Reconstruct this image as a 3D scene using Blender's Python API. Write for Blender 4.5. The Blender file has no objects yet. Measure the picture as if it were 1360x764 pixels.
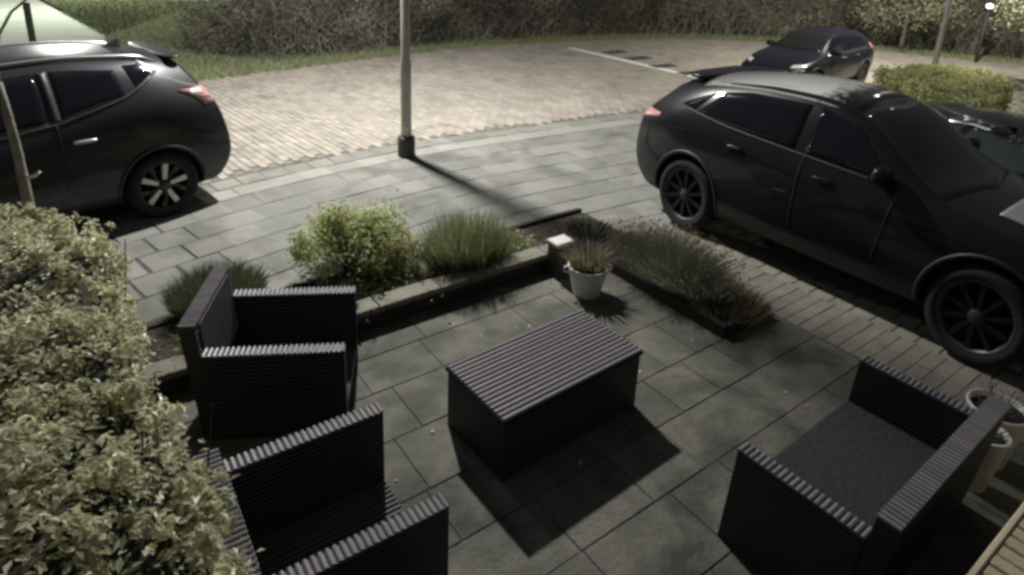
import bpy, bmesh, math, random
from mathutils import Vector, Matrix
from mathutils.bvhtree import BVHTree
random.seed(7)
R = math.radians
S = bpy.context.scene
COL = S.collection

# ------------------------------------------------------------------ camera
cd = bpy.data.cameras.new("camera"); cam = bpy.data.objects.new("camera", cd); COL.objects.link(cam)
S.camera = cam
pitch, roll = 0.3056, 0.0408
F = Vector((0, math.cos(pitch), -math.sin(pitch))); RX = Vector((1, 0, 0)); UP = RX.cross(F)
rr = RX * math.cos(roll) + UP * math.sin(roll); uu = UP * math.cos(roll) - RX * math.sin(roll)
cam.matrix_world = Matrix(((rr.x, uu.x, -F.x, 0), (rr.y, uu.y, -F.y, 0), (rr.z, uu.z, -F.z, 2.819), (0, 0, 0, 1)))
cd.sensor_width = 36; cd.lens = 36 * 865.9 / 1360
cd.shift_x = 4.6 / 1360; cd.shift_y = -193.2 / 1360
cd.clip_start = 0.05; cd.clip_end = 2000

# ------------------------------------------------------------------ world: night glow
w = bpy.data.worlds.new("World"); S.world = w; w.use_nodes = True
nt = w.node_tree; nt.nodes.clear()
out = nt.nodes.new('ShaderNodeOutputWorld'); bg = nt.nodes.new('ShaderNodeBackground')
sky = nt.nodes.new('ShaderNodeTexSky'); sky.sky_type = 'NISHITA'; sky.sun_disc = False
sky.sun_elevation = R(-4); sky.sun_rotation = R(20)
bg2 = nt.nodes.new('ShaderNodeBackground'); bg2.inputs[0].default_value = (0.90, 0.88, 1.0, 1); bg2.inputs[1].default_value = 0.075
add = nt.nodes.new('ShaderNodeAddShader'); bg.inputs[1].default_value = 0.05
nt.links.new(sky.outputs[0], bg.inputs[0]); nt.links.new(bg.outputs[0], add.inputs[0]); nt.links.new(bg2.outputs[0], add.inputs[1])
nt.links.new(add.outputs[0], out.inputs[0])
S.view_settings.view_transform = 'Standard'; S.view_settings.look = 'None'
S.view_settings.exposure = 0.0; S.view_settings.gamma = 1.0
S.cycles.pixel_filter_type = 'BLACKMAN_HARRIS'; S.cycles.filter_width = 3.2

KEY_POS, KEY_POWER = Vector((-1.95, 8.85, 6.2)), 4050
LAMP2_POS, LAMP2_POWER = Vector((8.75, 13.2, 5.6)), 3600
LAMP3_POS, LAMP3_POWER = Vector((-14.2, 20.9, 4.5)), 2300

# ------------------------------------------------------------------ helpers
def N(nt, t, **k):
    n = nt.nodes.new(t)
    for a, b in k.items(): setattr(n, a, b)
    return n

def mat(name, col, rough=.8, col2=None, scale=6., rnd=0., bump=0., bscale=60., metal=0., coat=0., island=0., spec=.5, trans=0., coords='obj', detail=6., lo=.35, hi=.65, stain=None):
    m = bpy.data.materials.new(name); m.use_nodes = True
    t = m.node_tree; b = t.nodes['Principled BSDF']; L = t.links.new
    b.inputs['Roughness'].default_value = rough; b.inputs['Metallic'].default_value = metal
    b.inputs['Specular IOR Level'].default_value = spec
    b.inputs['Coat Weight'].default_value = coat; b.inputs['Coat Roughness'].default_value = .04
    c = None
    if coords == 'world': co = N(t, 'ShaderNodeNewGeometry').outputs['Position']
    else: co = N(t, 'ShaderNodeTexCoord').outputs['Object']
    rgb = N(t, 'ShaderNodeRGB'); rgb.outputs[0].default_value = (*col, 1); c = rgb.outputs[0]
    if col2:
        no = N(t, 'ShaderNodeTexNoise'); no.inputs['Scale'].default_value = scale; no.inputs['Detail'].default_value = detail; no.inputs['Roughness'].default_value = .65
        L(co, no.inputs['Vector'])
        cr = N(t, 'ShaderNodeMapRange'); cr.inputs[1].default_value = lo; cr.inputs[2].default_value = hi; L(no.outputs[0], cr.inputs[0])
        mx = N(t, 'ShaderNodeMix', data_type='RGBA'); L(cr.outputs[0], mx.inputs[0]); L(c, mx.inputs[6]); mx.inputs[7].default_value = (*col2, 1)
        c = mx.outputs[2]
    for amt, node, sock in ((rnd, 'ShaderNodeObjectInfo', 'Random'), (island, 'ShaderNodeNewGeometry', 'Random Per Island')):
        if amt:
            oi = N(t, node); mr = N(t, 'ShaderNodeMapRange'); mr.inputs[3].default_value = 1 - amt; mr.inputs[4].default_value = 1 + amt
            L(oi.outputs[sock], mr.inputs[0])
            hs = N(t, 'ShaderNodeHueSaturation'); L(mr.outputs[0], hs.inputs['Value']); L(c, hs.inputs['Color']); c = hs.outputs[0]
            if node == 'ShaderNodeNewGeometry':
                m2 = N(t, 'ShaderNodeMath', operation='MULTIPLY_ADD'); L(oi.outputs[sock], m2.inputs[0]); m2.inputs[1].default_value = 7.31; m2.inputs[2].default_value = .1
                fr = N(t, 'ShaderNodeMath', operation='FRACT'); L(m2.outputs[0], fr.inputs[0])
                mh = N(t, 'ShaderNodeMapRange'); mh.inputs[3].default_value = .47; mh.inputs[4].default_value = .525; L(fr.outputs[0], mh.inputs[0]); L(mh.outputs[0], hs.inputs['Hue'])
    if stain:
        n3 = N(t, 'ShaderNodeTexNoise'); n3.inputs['Scale'].default_value = stain[1]; n3.inputs['Detail'].default_value = 3; n3.inputs['Roughness'].default_value = .55; n3.inputs['Distortion'].default_value = .4; L(co, n3.inputs['Vector'])
        r3 = N(t, 'ShaderNodeMapRange'); r3.inputs[1].default_value = stain[2]; r3.inputs[2].default_value = stain[3]; L(n3.outputs[0], r3.inputs[0])
        x3 = N(t, 'ShaderNodeMix', data_type='RGBA', blend_type='MULTIPLY'); L(r3.outputs[0], x3.inputs[0]); L(c, x3.inputs[6]); x3.inputs[7].default_value = (*stain[0], 1); c = x3.outputs[2]
    L(c, b.inputs['Base Color'])
    if bump:
        n2 = N(t, 'ShaderNodeTexNoise'); n2.inputs['Scale'].default_value = bscale; n2.inputs['Detail'].default_value = 5; L(co, n2.inputs['Vector'])
        bp = N(t, 'ShaderNodeBump'); bp.inputs['Strength'].default_value = bump; bp.inputs['Distance'].default_value = .02
        L(n2.outputs[0], bp.inputs['Height']); L(bp.outputs[0], b.inputs['Normal'])
    if trans:
        tr = N(t, 'ShaderNodeBsdfTranslucent'); L(c, tr.inputs[0])
        ms = N(t, 'ShaderNodeMixShader'); ms.inputs[0].default_value = trans
        o = t.nodes['Material Output']; L(b.outputs[0], ms.inputs[1]); L(tr.outputs[0], ms.inputs[2]); L(ms.outputs[0], o.inputs[0])
    return m

def emit(name, col, st):
    m = bpy.data.materials.new(name); m.use_nodes = True; b = m.node_tree.nodes['Principled BSDF']
    b.inputs['Base Color'].default_value = (*col, 1); b.inputs['Emission Color'].default_value = (*col, 1); b.inputs['Emission Strength'].default_value = st
    return m

class MB:
    def __init__(s): s.v = []; s.f = []
    def add(s, vs, fs):
        o = len(s.v); s.v += [tuple(x) for x in vs]; s.f += [tuple(o + i for i in f) for f in fs]; return s
    def box(s, c, d, rz=0., bev=0., taper=1.):
        hx, hy, hz = d[0] / 2, d[1] / 2, d[2] / 2; cs, sn = math.cos(rz), math.sin(rz)
        def P(x, y, z): return (c[0] + x * cs - y * sn, c[1] + x * sn + y * cs, c[2] + z)
        if not bev:
            vs = [P(x * (taper if z > 0 else 1), y * (taper if z > 0 else 1), z) for z in (-hz, hz) for x, y in ((-hx, -hy), (hx, -hy), (hx, hy), (-hx, hy))]
            return s.add(vs, [(3, 2, 1, 0), (4, 5, 6, 7), (0, 1, 5, 4), (1, 2, 6, 5), (2, 3, 7, 6), (3, 0, 4, 7)])
        b = bev
        vs = [P(x, y, -hz) for x, y in ((-hx, -hy), (hx, -hy), (hx, hy), (-hx, hy))]
        vs += [P(x, y, hz - b) for x, y in ((-hx, -hy), (hx, -hy), (hx, hy), (-hx, hy))]
        vs += [P(x, y, hz) for x, y in ((-hx + b, -hy + b), (hx - b, -hy + b), (hx - b, hy - b), (-hx + b, hy - b))]
        fs = [(3, 2, 1, 0), (8, 9, 10, 11)]
        for k in (0, 4):
            for i in range(4): j = (i + 1) % 4; fs.append((k + i, k + j, k + 4 + j, k + 4 + i))
        return s.add(vs, fs)
    def tube(s, pts, rad, n=8, cap=True):
        pts = [Vector(p) for p in pts]
        if not isinstance(rad, (list, tuple)): rad = [rad] * len(pts)
        o = len(s.v); up = None
        for i, p in enumerate(pts):
            d = (pts[min(i + 1, len(pts) - 1)] - pts[max(i - 1, 0)]).normalized()
            a = d.orthogonal().normalized() if up is None else (up - d * up.dot(d)).normalized()
            up = a; b = d.cross(a)
            for k in range(n):
                t = 2 * math.pi * k / n; q = p + (a * math.cos(t) + b * math.sin(t)) * rad[i]; s.v.append(tuple(q))
        for i in range(len(pts) - 1):
            for k in range(n):
                k2 = (k + 1) % n; s.f.append((o + i * n + k, o + i * n + k2, o + (i + 1) * n + k2, o + (i + 1) * n + k))
        if cap:
            s.f.append(tuple(o + k for k in range(n))[::-1]); e = o + (len(pts) - 1) * n; s.f.append(tuple(e + k for k in range(n)))
        return s
    def lathe(s, prof, c=(0, 0, 0), n=24, axis='z'):
        o = len(s.v)
        for r_, h in prof:
            for k in range(n):
                t = 2 * math.pi * k / n; x, y = r_ * math.cos(t), r_ * math.sin(t)
                s.v.append((c[0] + x, c[1] + y, c[2] + h) if axis == 'z' else (c[0] + x, c[1] + h, c[2] + y))
        for i in range(len(prof) - 1):
            for k in range(n):
                k2 = (k + 1) % n; f = (o + i * n + k, o + i * n + k2, o + (i + 1) * n + k2, o + (i + 1) * n + k)
                s.f.append(f if axis == 'z' else f[::-1])
        return s
    def ell(s, c, d, e=.6, nu=14, nv=8):
        o = len(s.v); pw = lambda x: math.copysign(abs(x) ** e, x)
        for j in range(nv + 1):
            b = -math.pi / 2 + math.pi * j / nv
            for i in range(nu):
                a = 2 * math.pi * i / nu
                s.v.append((c[0] + d[0] / 2 * pw(math.cos(b)) * pw(math.cos(a)), c[1] + d[1] / 2 * pw(math.cos(b)) * pw(math.sin(a)), c[2] + d[2] / 2 * pw(math.sin(b))))
        for j in range(nv):
            for i in range(nu):
                i2 = (i + 1) % nu; s.f.append((o + j * nu + i, o + j * nu + i2, o + (j + 1) * nu + i2, o + (j + 1) * nu + i))
        return s
    def mesh(s, name, m, smooth=False):
        me = bpy.data.meshes.new(name); me.from_pydata(s.v, [], s.f); me.validate()
        if m: me.materials.append(m)
        if smooth: me.polygons.foreach_set('use_smooth', [True] * len(me.polygons))
        me.update(); return me
    def build(s, name, m, parent=None, smooth=False, label=None):
        return ob(name, s.mesh(name, m, smooth), parent, label)

def ob(name, me, parent=None, label=None):
    o = bpy.data.objects.new(name, me); COL.objects.link(o)
    if parent: o.parent = parent
    if label: o['label'] = label
    return o
def tag(o, label, cat, group=None):
    o['label'] = label; o['category'] = cat
    if group: o['group'] = group
    return o
def thing(name, label, cat, loc=(0, 0, 0), rz=0., group=None):
    o = bpy.data.objects.new(name, None); COL.objects.link(o); o.empty_display_size = .1
    o.location = loc; o.rotation_euler = (0, 0, rz); return tag(o, label, cat, group)
def struct(o): o['kind'] = 'structure'; return o
def stuff(o): o['kind'] = 'stuff'; return o
def copy_child(o, parent):
    c = o.copy(); COL.objects.link(c); c.parent = parent
    for k in o.children: copy_child(k, c)
    return c
def interp(tab, x):
    if x <= tab[0][0]: return tab[0][1]
    for (a, b), (c, d) in zip(tab, tab[1:]):
        if x <= c: return b + (d - b) * (x - a) / (c - a)
    return tab[-1][1]
def smoothtab(tab, x):   # catmull-ish smooth interpolation
    e = .12; return (interp(tab, x - e) + interp(tab, x) * 2 + interp(tab, x + e)) / 4
def inpoly(p, poly):
    x, y = p; r_ = False
    for (x1, y1), (x2, y2) in zip(poly, poly[1:] + poly[:1]):
        if (y1 > y) != (y2 > y) and x < (x2 - x1) * (y - y1) / (y2 - y1) + x1: r_ = not r_
    return r_
def sheet(name, poly, z, m, parent=None):
    me = bpy.data.meshes.new(name); bm = bmesh.new()
    f = bm.faces.new([bm.verts.new((x, y, z)) for x, y in poly]); bmesh.ops.triangulate(bm, faces=[f])
    bmesh.ops.recalc_face_normals(bm, faces=bm.faces[:])
    if sum(q.normal.z for q in bm.faces) < 0: bmesh.ops.reverse_faces(bm, faces=bm.faces[:])
    bm.to_mesh(me); bm.free(); me.materials.append(m); return ob(name, me, parent)

ANG = R(36.5); CA, SA = math.cos(ANG), math.sin(ANG)
def sn(s, n): return (CA * s - SA * n, SA * s + CA * n)      # garden axes -> world
def ns(x, y): return (CA * x + SA * y, -SA * x + CA * y)

# ------------------------------------------------------------------ materials
M = {}
M['soil'] = mat('soil', (.045, .038, .03), .95, (.02, .017, .014), 14, bump=.8, bscale=40, coords='world')
M['earth'] = mat('earth', (.05, .055, .03), .95, (.03, .03, .02), 3, bump=.6, bscale=20, coords='world')
M['joint'] = mat('joint sand', (.095, .093, .078), .95, (.06, .06, .05), 8, bump=.4, coords='world')
M['roadbrick'] = mat('road brick', (.345, .312, .265), .85, (.265, .243, .21), 1.1, rnd=.16, bump=.3, bscale=90, coords='world', stain=((.6, .6, .6), 1.6, .6, .72))
M['roadbrick_far'] = mat('road brick far', (.345, .312, .265), .85, (.265, .243, .21), 1.1, island=.16, bump=.3, bscale=90, coords='world', stain=((.6, .6, .6), 1.6, .6, .72))
M['roadbase'] = mat('road base', (.20, .185, .16), .9, (.15, .14, .12), 2.5, coords='world')
M['darkblock'] = mat('charcoal block', (.06, .06, .062), .9, (.04, .04, .042), 9, rnd=.2)
M['white_line'] = mat('white road paint', (.80, .80, .76), .8, (.55, .55, .52), 25, coords='world', lo=.5, hi=.8)
M['slab'] = mat('concrete slab', (.205, .205, .186), .85, (.15, .15, .136), 1.7, rnd=.17, bump=.35, bscale=70, coords='world', stain=((.66, .66, .63), 1.5, .5, .66))
M['kerb_grey'] = mat('grey kerb block', (.225, .22, .195), .85, (.15, .148, .132), 3, rnd=.14, bump=.3, coords='world')
M['kerb_cream'] = mat('cream kerb block', (.268, .262, .232), .85, (.21, .206, .185), 3, rnd=.08, bump=.3, coords='world')
M['patio'] = mat('patio flag', (.128, .124, .10), .8, (.07, .072, .056), 2.6, rnd=.2, bump=.4, bscale=35, coords='world', lo=.4, hi=.62, stain=((.38, .40, .36), 1.5, .5, .62))
M['border'] = mat('border brick', (.215, .205, .165), .85, (.15, .145, .12), 5, rnd=.12, bump=.3, coords='world')
M['step_brick'] = mat('buff step brick', (.46, .39, .25), .85, (.38, .32, .20), 6, rnd=.08, bump=.3, coords='world')
M['step_edge'] = mat('pale step edging', (.62, .55, .38), .8, (.52, .46, .32), 8, coords='world')
M['coping'] = mat('coping stone', (.20, .19, .15), .85, (.12, .115, .09), 6, rnd=.15, bump=.5, bscale=40, coords='world')
M['darkwood'] = mat('dark board', (.035, .03, .027), .8, (.02, .018, .016), 12, bump=.3)
M['path'] = mat('pale path', (.42, .43, .38), .9, (.35, .36, .31), 1.2, bump=.2, coords='world')
M['grass'] = mat('grass blade', (.30, .33, .18), .7, island=.45, trans=.2)
M['turf'] = mat('turf', (.12, .135, .075), .95, (.08, .09, .05), 2, bump=.15, bscale=5, coords='world')
M['thicket'] = mat('thicket twig', (.38, .36, .29), .85, (.25, .24, .185), 1.0, island=.5, trans=.15, coords='world', stain=((.45, .46, .42), .55, .42, .6))
M['hedge_leaf'] = mat('hedge leaf', (.70, .70, .47), .38, (.50, .51, .32), 3., island=.34, trans=.36, spec=.5)
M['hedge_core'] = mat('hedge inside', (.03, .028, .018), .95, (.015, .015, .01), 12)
M['farhedge'] = mat('far hedge leaf', (.42, .44, .2), .6, island=.35, trans=.3)
M['limeleaf'] = mat('yellow green leaf', (.43, .47, .22), .5, island=.35, trans=.5)
M['rosemary'] = mat('rosemary needle', (.20, .235, .115), .6, island=.4, trans=.4)
M['darkrose'] = mat('dark needle', (.11, .13, .07), .6, island=.4, trans=.3)
M['sagegreen'] = mat('grey green stem', (.27, .275, .205), .7, island=.4, trans=.4)
M['darkleaf'] = mat('dark green leaf', (.055, .075, .03), .6, island=.4, trans=.15)
M['dryleaf'] = mat('dry grass blade', (.22, .195, .12), .75, island=.4, trans=.35)
M['palebud'] = mat('pale leaf', (.42, .42, .33), .7, island=.3)
M['treeleaf'] = mat('pale tree leaf', (.30, .31, .20), .6, island=.3, trans=.25)
M['bark'] = mat('bark', (.30, .28, .24), .85, (.17, .16, .135), 14, bump=.6, bscale=40)
M['thick_bark'] = mat('dark bark', (.10, .09, .075), .9, (.05, .045, .04), 14, bump=.6)
M['twig'] = mat('twig', (.06, .05, .038), .9)
def wicker(name, a, b, sc):
    m = mat(name, a, .48, b, 40, spec=.5); t = m.node_tree; bs = t.nodes['Principled BSDF']
    tc = N(t, 'ShaderNodeTexCoord'); wv = N(t, 'ShaderNodeTexWave'); wv.bands_direction = 'Z'; wv.inputs['Scale'].default_value = sc; wv.inputs['Distortion'].default_value = .3
    bp = N(t, 'ShaderNodeBump'); bp.inputs['Strength'].default_value = .9; bp.inputs['Distance'].default_value = .012
    t.links.new(tc.outputs['Object'], wv.inputs[0]); t.links.new(wv.outputs[0], bp.inputs['Height']); t.links.new(bp.outputs[0], bs.inputs['Normal']); return m
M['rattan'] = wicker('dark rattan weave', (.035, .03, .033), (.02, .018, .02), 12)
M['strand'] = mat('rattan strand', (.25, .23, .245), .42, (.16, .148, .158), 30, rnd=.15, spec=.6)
M['strand_shaded'] = mat('shaded rattan strand', (.055, .052, .056), .5, (.06, .056, .062), 30, rnd=.15, spec=.5)  # seat strands: the shade inside the armchairs is put into this darker colour
M['strand_soft'] = mat('charcoal seat cushion', (.022, .021, .024), .9, (.02, .019, .021), 9, bump=.5, bscale=25)
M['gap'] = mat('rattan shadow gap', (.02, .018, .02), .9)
M['steel'] = mat('galvanised post', (.56, .55, .49), .5, (.46, .45, .40), 4, metal=.1)
M['postbase'] = mat('dark post sleeve', (.05, .05, .045), .6)
M['white_metal'] = mat('white enamel', (.76, .75, .70), .4, (.64, .63, .59), 9, rnd=.05)
M['capwhite'] = mat('pale cap', (.60, .58, .52), .5)
M['black_plastic'] = mat('black plastic', (.014, .014, .015), .55)
M['tyre'] = mat('tyre rubber', (.011, .011, .012), .85, bump=.2)
M['rim_dark'] = mat('dark alloy', (.03, .03, .033), .35, metal=.7)
M['rim_bright'] = mat('machined alloy', (.66, .65, .62), .35, metal=.35)
M['rim_lip'] = mat('grey alloy lip', (.05, .05, .052), .4, metal=.4)
M['chrome'] = mat('chrome', (.55, .55, .56), .22, metal=1.)
M['satin'] = mat('satin silver', (.50, .49, .50), .32, metal=.8)
M['glass'] = mat('tinted glass', (.006, .006, .009), .06, spec=.6)
M['glass2'] = mat('clear window glass', (.012, .014, .013), .05, spec=.7)
M['glass3'] = mat('window glass with hedge reflection', (.03, .042, .034), .08, spec=.9)  # green base colour paints in the reflection of the hedge
M['red_lens'] = mat('red lens', (.45, .24, .22), .25, coat=.6)
M['clear_lens'] = mat('clear lens', (.55, .5, .5), .15, coat=.8)
M['plate'] = mat('blank plate', (.5, .45, .15), .5)
def paint(name, c, metal=.0, rough=.3, coat=.5, spec=.25):
    return mat(name, c, rough, metal=metal, coat=coat, spec=spec)
M['paint_grey'] = paint('dark grey metallic paint', (.030, .031, .034), .35, .35)
M['paint_black'] = paint('black paint', (.007, .007, .0095), .0, .3)
M['paint_navy'] = paint('navy paint', (.010, .011, .018), .1, .3)
M['paint_black2'] = paint('black paint coupe', (.008, .008, .010), .0, .3)
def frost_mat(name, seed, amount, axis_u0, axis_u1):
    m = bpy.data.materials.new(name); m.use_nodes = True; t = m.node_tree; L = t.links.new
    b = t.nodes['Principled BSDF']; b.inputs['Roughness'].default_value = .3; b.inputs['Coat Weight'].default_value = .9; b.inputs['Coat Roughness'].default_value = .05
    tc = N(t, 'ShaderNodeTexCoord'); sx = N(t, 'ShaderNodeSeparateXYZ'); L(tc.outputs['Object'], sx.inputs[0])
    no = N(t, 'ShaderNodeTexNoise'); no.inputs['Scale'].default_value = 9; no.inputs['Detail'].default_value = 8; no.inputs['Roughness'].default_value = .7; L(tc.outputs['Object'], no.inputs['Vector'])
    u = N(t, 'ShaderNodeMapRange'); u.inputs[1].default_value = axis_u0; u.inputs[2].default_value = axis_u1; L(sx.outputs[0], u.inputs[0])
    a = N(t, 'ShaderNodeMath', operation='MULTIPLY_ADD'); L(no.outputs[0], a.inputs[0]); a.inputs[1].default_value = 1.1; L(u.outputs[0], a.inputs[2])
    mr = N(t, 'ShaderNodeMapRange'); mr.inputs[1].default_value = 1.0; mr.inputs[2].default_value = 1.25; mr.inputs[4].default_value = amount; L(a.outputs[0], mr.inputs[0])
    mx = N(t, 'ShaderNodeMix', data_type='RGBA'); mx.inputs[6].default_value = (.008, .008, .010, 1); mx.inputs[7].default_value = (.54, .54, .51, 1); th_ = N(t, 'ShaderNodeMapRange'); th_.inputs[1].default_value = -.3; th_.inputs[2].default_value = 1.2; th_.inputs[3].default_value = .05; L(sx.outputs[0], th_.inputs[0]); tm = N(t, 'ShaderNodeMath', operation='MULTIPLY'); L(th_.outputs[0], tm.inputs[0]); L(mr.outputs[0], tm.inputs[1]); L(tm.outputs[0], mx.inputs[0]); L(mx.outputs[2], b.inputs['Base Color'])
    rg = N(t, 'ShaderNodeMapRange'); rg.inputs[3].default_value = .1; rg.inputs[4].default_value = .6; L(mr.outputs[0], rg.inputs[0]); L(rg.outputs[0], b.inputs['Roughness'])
    return m

# ------------------------------------------------------------------ ground layout
KERB = [(-7.6, 2.6), (-5.6, 4.55), (-4.4, 5.85), (-3.46, 6.92), (-2.58, 7.81), (-1.44, 8.77), (.28, 9.87), (2.24, 11.02), (5.0, 12.45), (8.0, 13.75), (12, 15.0)]
GRASS = [(-9.2, 8.8), (-7.4, 10.6), (-5.52, 12.35), (-4.44, 13.56), (-2.56, 15.68), (-.81, 17.25), (1.72, 18.84), (5.08, 20.19), (8.0, 20.3), (11.0, 19.4), (13.2, 18.2), (17, 17.4), (24, 17)]
def resample(pl, n):
    d = [0.]
    for a, b in zip(pl, pl[1:]): d.append(d[-1] + math.hypot(b[0] - a[0], b[1] - a[1]))
    # catmull-rom through points, then even spacing
    P = [Vector((*p, 0)) for p in pl]; dense = []
    for i in range(len(P) - 1):
        p0, p1, p2, p3 = P[max(i - 1, 0)], P[i], P[i + 1], P[min(i + 2, len(P) - 1)]
        for k in range(20):
            t = k / 20; dense.append(.5 * ((2 * p1) + (p2 - p0) * t + (2 * p0 - 5 * p1 + 4 * p2 - p3) * t * t + (3 * p1 - p0 - 3 * p2 + p3) * t ** 3))
    dense.append(P[-1]); dd = [0.]
    for a, b in zip(dense, dense[1:]): dd.append(dd[-1] + (b - a).length)
    r_ = []; j = 0
    for k in range(n + 1):
        L = dd[-1] * k / n
        while j < len(dd) - 2 and dd[j + 1] < L: j += 1
        t = (L - dd[j]) / max(dd[j + 1] - dd[j], 1e-9); r_.append(dense[j].lerp(dense[j + 1], t))
    return r_, dd[-1]
kd, klen = resample(KERB, 400); gd, glen = resample(GRASS, 200)
def kerb_at(L, off):          # point at arclength L, offset to the garden side, with tangent angle
    f = max(0, min(399.999, L / klen * 400)); i = int(f); p = kd[i].lerp(kd[i + 1], f - i); t = (kd[i + 1] - kd[i]).normalized()
    return Vector((p.x + t.y * off, p.y - t.x * off)), math.atan2(t.y, t.x)

ground = struct(sheet('ground', [(-220, -120), (220, -120), (220, 320), (-220, 320)], -.03, M['turf']))
road_poly = [(p.x, p.y) for p in kd[::8]] + [(24, 14)] + [(p.x, p.y) for p in gd[::-4]]
road = struct(sheet('road', road_poly, -.012, M['roadbase']))
path = struct(sheet('path', [(-7.6, 12.4), (-9.0, 14.4), (-10.5, 16.7), (-14.5, 20.9), (-18.3, 24.9), (-23.5, 30.6), (-19.5, 28.6), (-14.4, 25.2), (-11.8, 25.6), (-13, 28), (-18, 36), (-28, 40), (-36, 30), (-24, 20), (-17, 14.6), (-13, 11.2), (-9.6, 8.4), (-8.4, 9.4)], -.008, M['path']))
pavement = struct(sheet('pavement', [tuple(kerb_at(klen * k / 60, .0)[0]) for k in range(61)] + [tuple(kerb_at(klen * k / 60, 3.9)[0]) for k in range(60, -1, -1)], -.005, M['joint']))
patio = struct(sheet('patio', [sn(-3, -1), sn(4.52, -1), sn(4.52, 4.0), sn(-3, 4.0)], -.001, M['joint']))
driveway = struct(sheet('driveway', [sn(4.52, -3), sn(11, -3), sn(11, 5.2), sn(4.52, 4.66)], -.003, M['joint']))
bed_soil = struct(sheet('flower_bed_soil', [sn(-2.5, 3.98), sn(3.92, 3.98), sn(3.92, 2.42), sn(4.48, 2.42), sn(4.48, 4.66), sn(-2.5, 4.72)], .045, M['soil']))

# road bricks
BRA = R(-47); bc, bs_ = math.cos(BRA), math.sin(BRA)
cand = []
for i in range(-80, 160):
    for j in range(-40, 190):
        a = i * .205 + (.1025 if j % 2 else 0); b = j * .105
        cand.append((a, b))
brick_me = MB().box((0, 0, -.02), (.198, .097, .05), bev=.006).mesh('road_brick', M['roadbrick'])
rpts = []
cosn = [(p.x, p.y) for p in kd[::4]]
for a, b in cand:
    x = -4.0 + a * bc - b * bs_; y = 12.0 + a * bs_ + b * bc
    if not (-9 < x < 15 and 4 < y < 21): continue
    if not inpoly((x, y), road_poly): continue
    # keep clear of the kerb line
    d = min((x - px) ** 2 + (y - py) ** 2 for px, py in cosn)
    if d < .085 ** 2: continue
    rpts.append((x * x + (y) ** 2 if (x > -3.9 or y > 9) else 999, x, y))
rpts.sort()
near = [q for q in rpts if q[1] < 3.2][:300]; ns_ = set(near)
for _, x, y in near:
    o = ob('brick', brick_me, road); o.location = (x, y, random.uniform(-.004, .003)); o.rotation_euler = (random.uniform(-.012, .012), random.uniform(-.012, .012), BRA + random.uniform(-.015, .015))
mb = MB()
for q in rpts:
    if q in ns_: continue
    _, x, y = q; mb.box((x, y, -.02 + random.uniform(-.003, .003)), (.197, .096, .05), BRA, bev=.006)
stuff(mb.build('brick_paving', M['roadbrick_far'], road))
# white bay line and charcoal bay blocks
def bar(p, q, wd, z0, z1):
    p, q = Vector(p), Vector(q); c = (p + q) / 2; d = q - p
    return MB().box((c.x, c.y, (z0 + z1) / 2), (d.length, wd, z1 - z0), math.atan2(d.y, d.x), bev=.002)
bar((1.55, 17.6), (4.2, 14.15), .2, .003, .010).build('bay_line', M['white_line'], road)
for x, y in [(2.72, 17.2), (3.2, 16.4), (3.62, 15.45), (4.1, 14.7)]:
    for i in range(3):
        for j in range(2):
            o = MB().box((0, 0, 0), (.225, .155, .02), bev=.004).build('dark_block', M['darkblock'], road); a_ = R(31); dx, dy = (i - 1) * .23, (j - .5) * .16
            o.location = (x + dx * math.cos(a_) - dy * math.sin(a_), y + dx * math.sin(a_) + dy * math.cos(a_), .004); o.rotation_euler = (0, 0, a_)
# kerb blocks + paving slabs
def row(off, dep, ln, name, me, shift):
    off_c = off + dep / 2; L = shift
    while L < klen - .3:
        p, a = kerb_at(L + ln / 2, off_c); s_, n_ = ns(*p)
        hidden = p.x < -6.6 or p.x > 4.6 or (n_ < 4.80 and s_ < 4.55) or (s_ > 5.0 and n_ < 3.8) or n_ < 2.5
        if not hidden:
            o = ob(name, me, pavement); o.location = (p.x, p.y, random.uniform(-.003, .003)); o.rotation_euler = (random.uniform(-.006, .006), random.uniform(-.006, .006), a)
        L += ln
kg = MB().box((0, 0, -.025), (.292, .272, .06), bev=.006).mesh('kerb_block', M['kerb_grey'])
kc = MB().box((0, 0, -.025), (.392, .282, .06), bev=.006).mesh('kerb_block', M['kerb_cream'])
sl = MB().box((0, 0, -.025), (.353, .353, .06), bev=.006).mesh('paving_slab', M['slab'])
row(.07, .28, .30, 'kerb_block', kg, 0); row(.36, .29, .40, 'kerb_block', kc, .13)
for i in range(9): row(.66 + i * .362, .362, .362, 'paving_slab', sl, .18 * (i % 2) + .07)
# patio flags
lines = [-.35, .07, .47, .87, 1.27, 1.68, 2.05, 2.41, 2.84, 3.26, 3.62, 3.95]
fix = {6: 3.36, 5: 2.3, 8: 1.55}
for r_i, (n0, n1) in enumerate(zip(lines, lines[1:])):
    s0 = -2.6 + random.uniform(0, .4); end = 4.5 if n1 <= 2.45 else 3.86
    cuts = [s0]
    while cuts[-1] < end - .3:
        cuts.append(min(end, cuts[-1] + random.choice([.32, .41, .52, .62, .62, .82, .95])))
    if r_i in fix:
        k = min(range(len(cuts)), key=lambda q: abs(cuts[q] - fix[r_i])); cuts[k] = fix[r_i]
    if end - cuts[-1] > .02: cuts[-1] = end
    for a, b in zip(cuts, cuts[1:]):
        if b - a < .08: continue
        c = sn((a + b) / 2, (n0 + n1) / 2)
        o = MB().box((0, 0, -.025), (b - a - .006, n1 - n0 - .006, .054), bev=.003).build('paving_slab', M['patio'], patio)
        o.location = (c[0], c[1], .0025 + random.uniform(-.001, .002)); o.rotation_euler = (random.uniform(-.003, .003), random.uniform(-.003, .003), ANG + random.uniform(-.004, .004))
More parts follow.
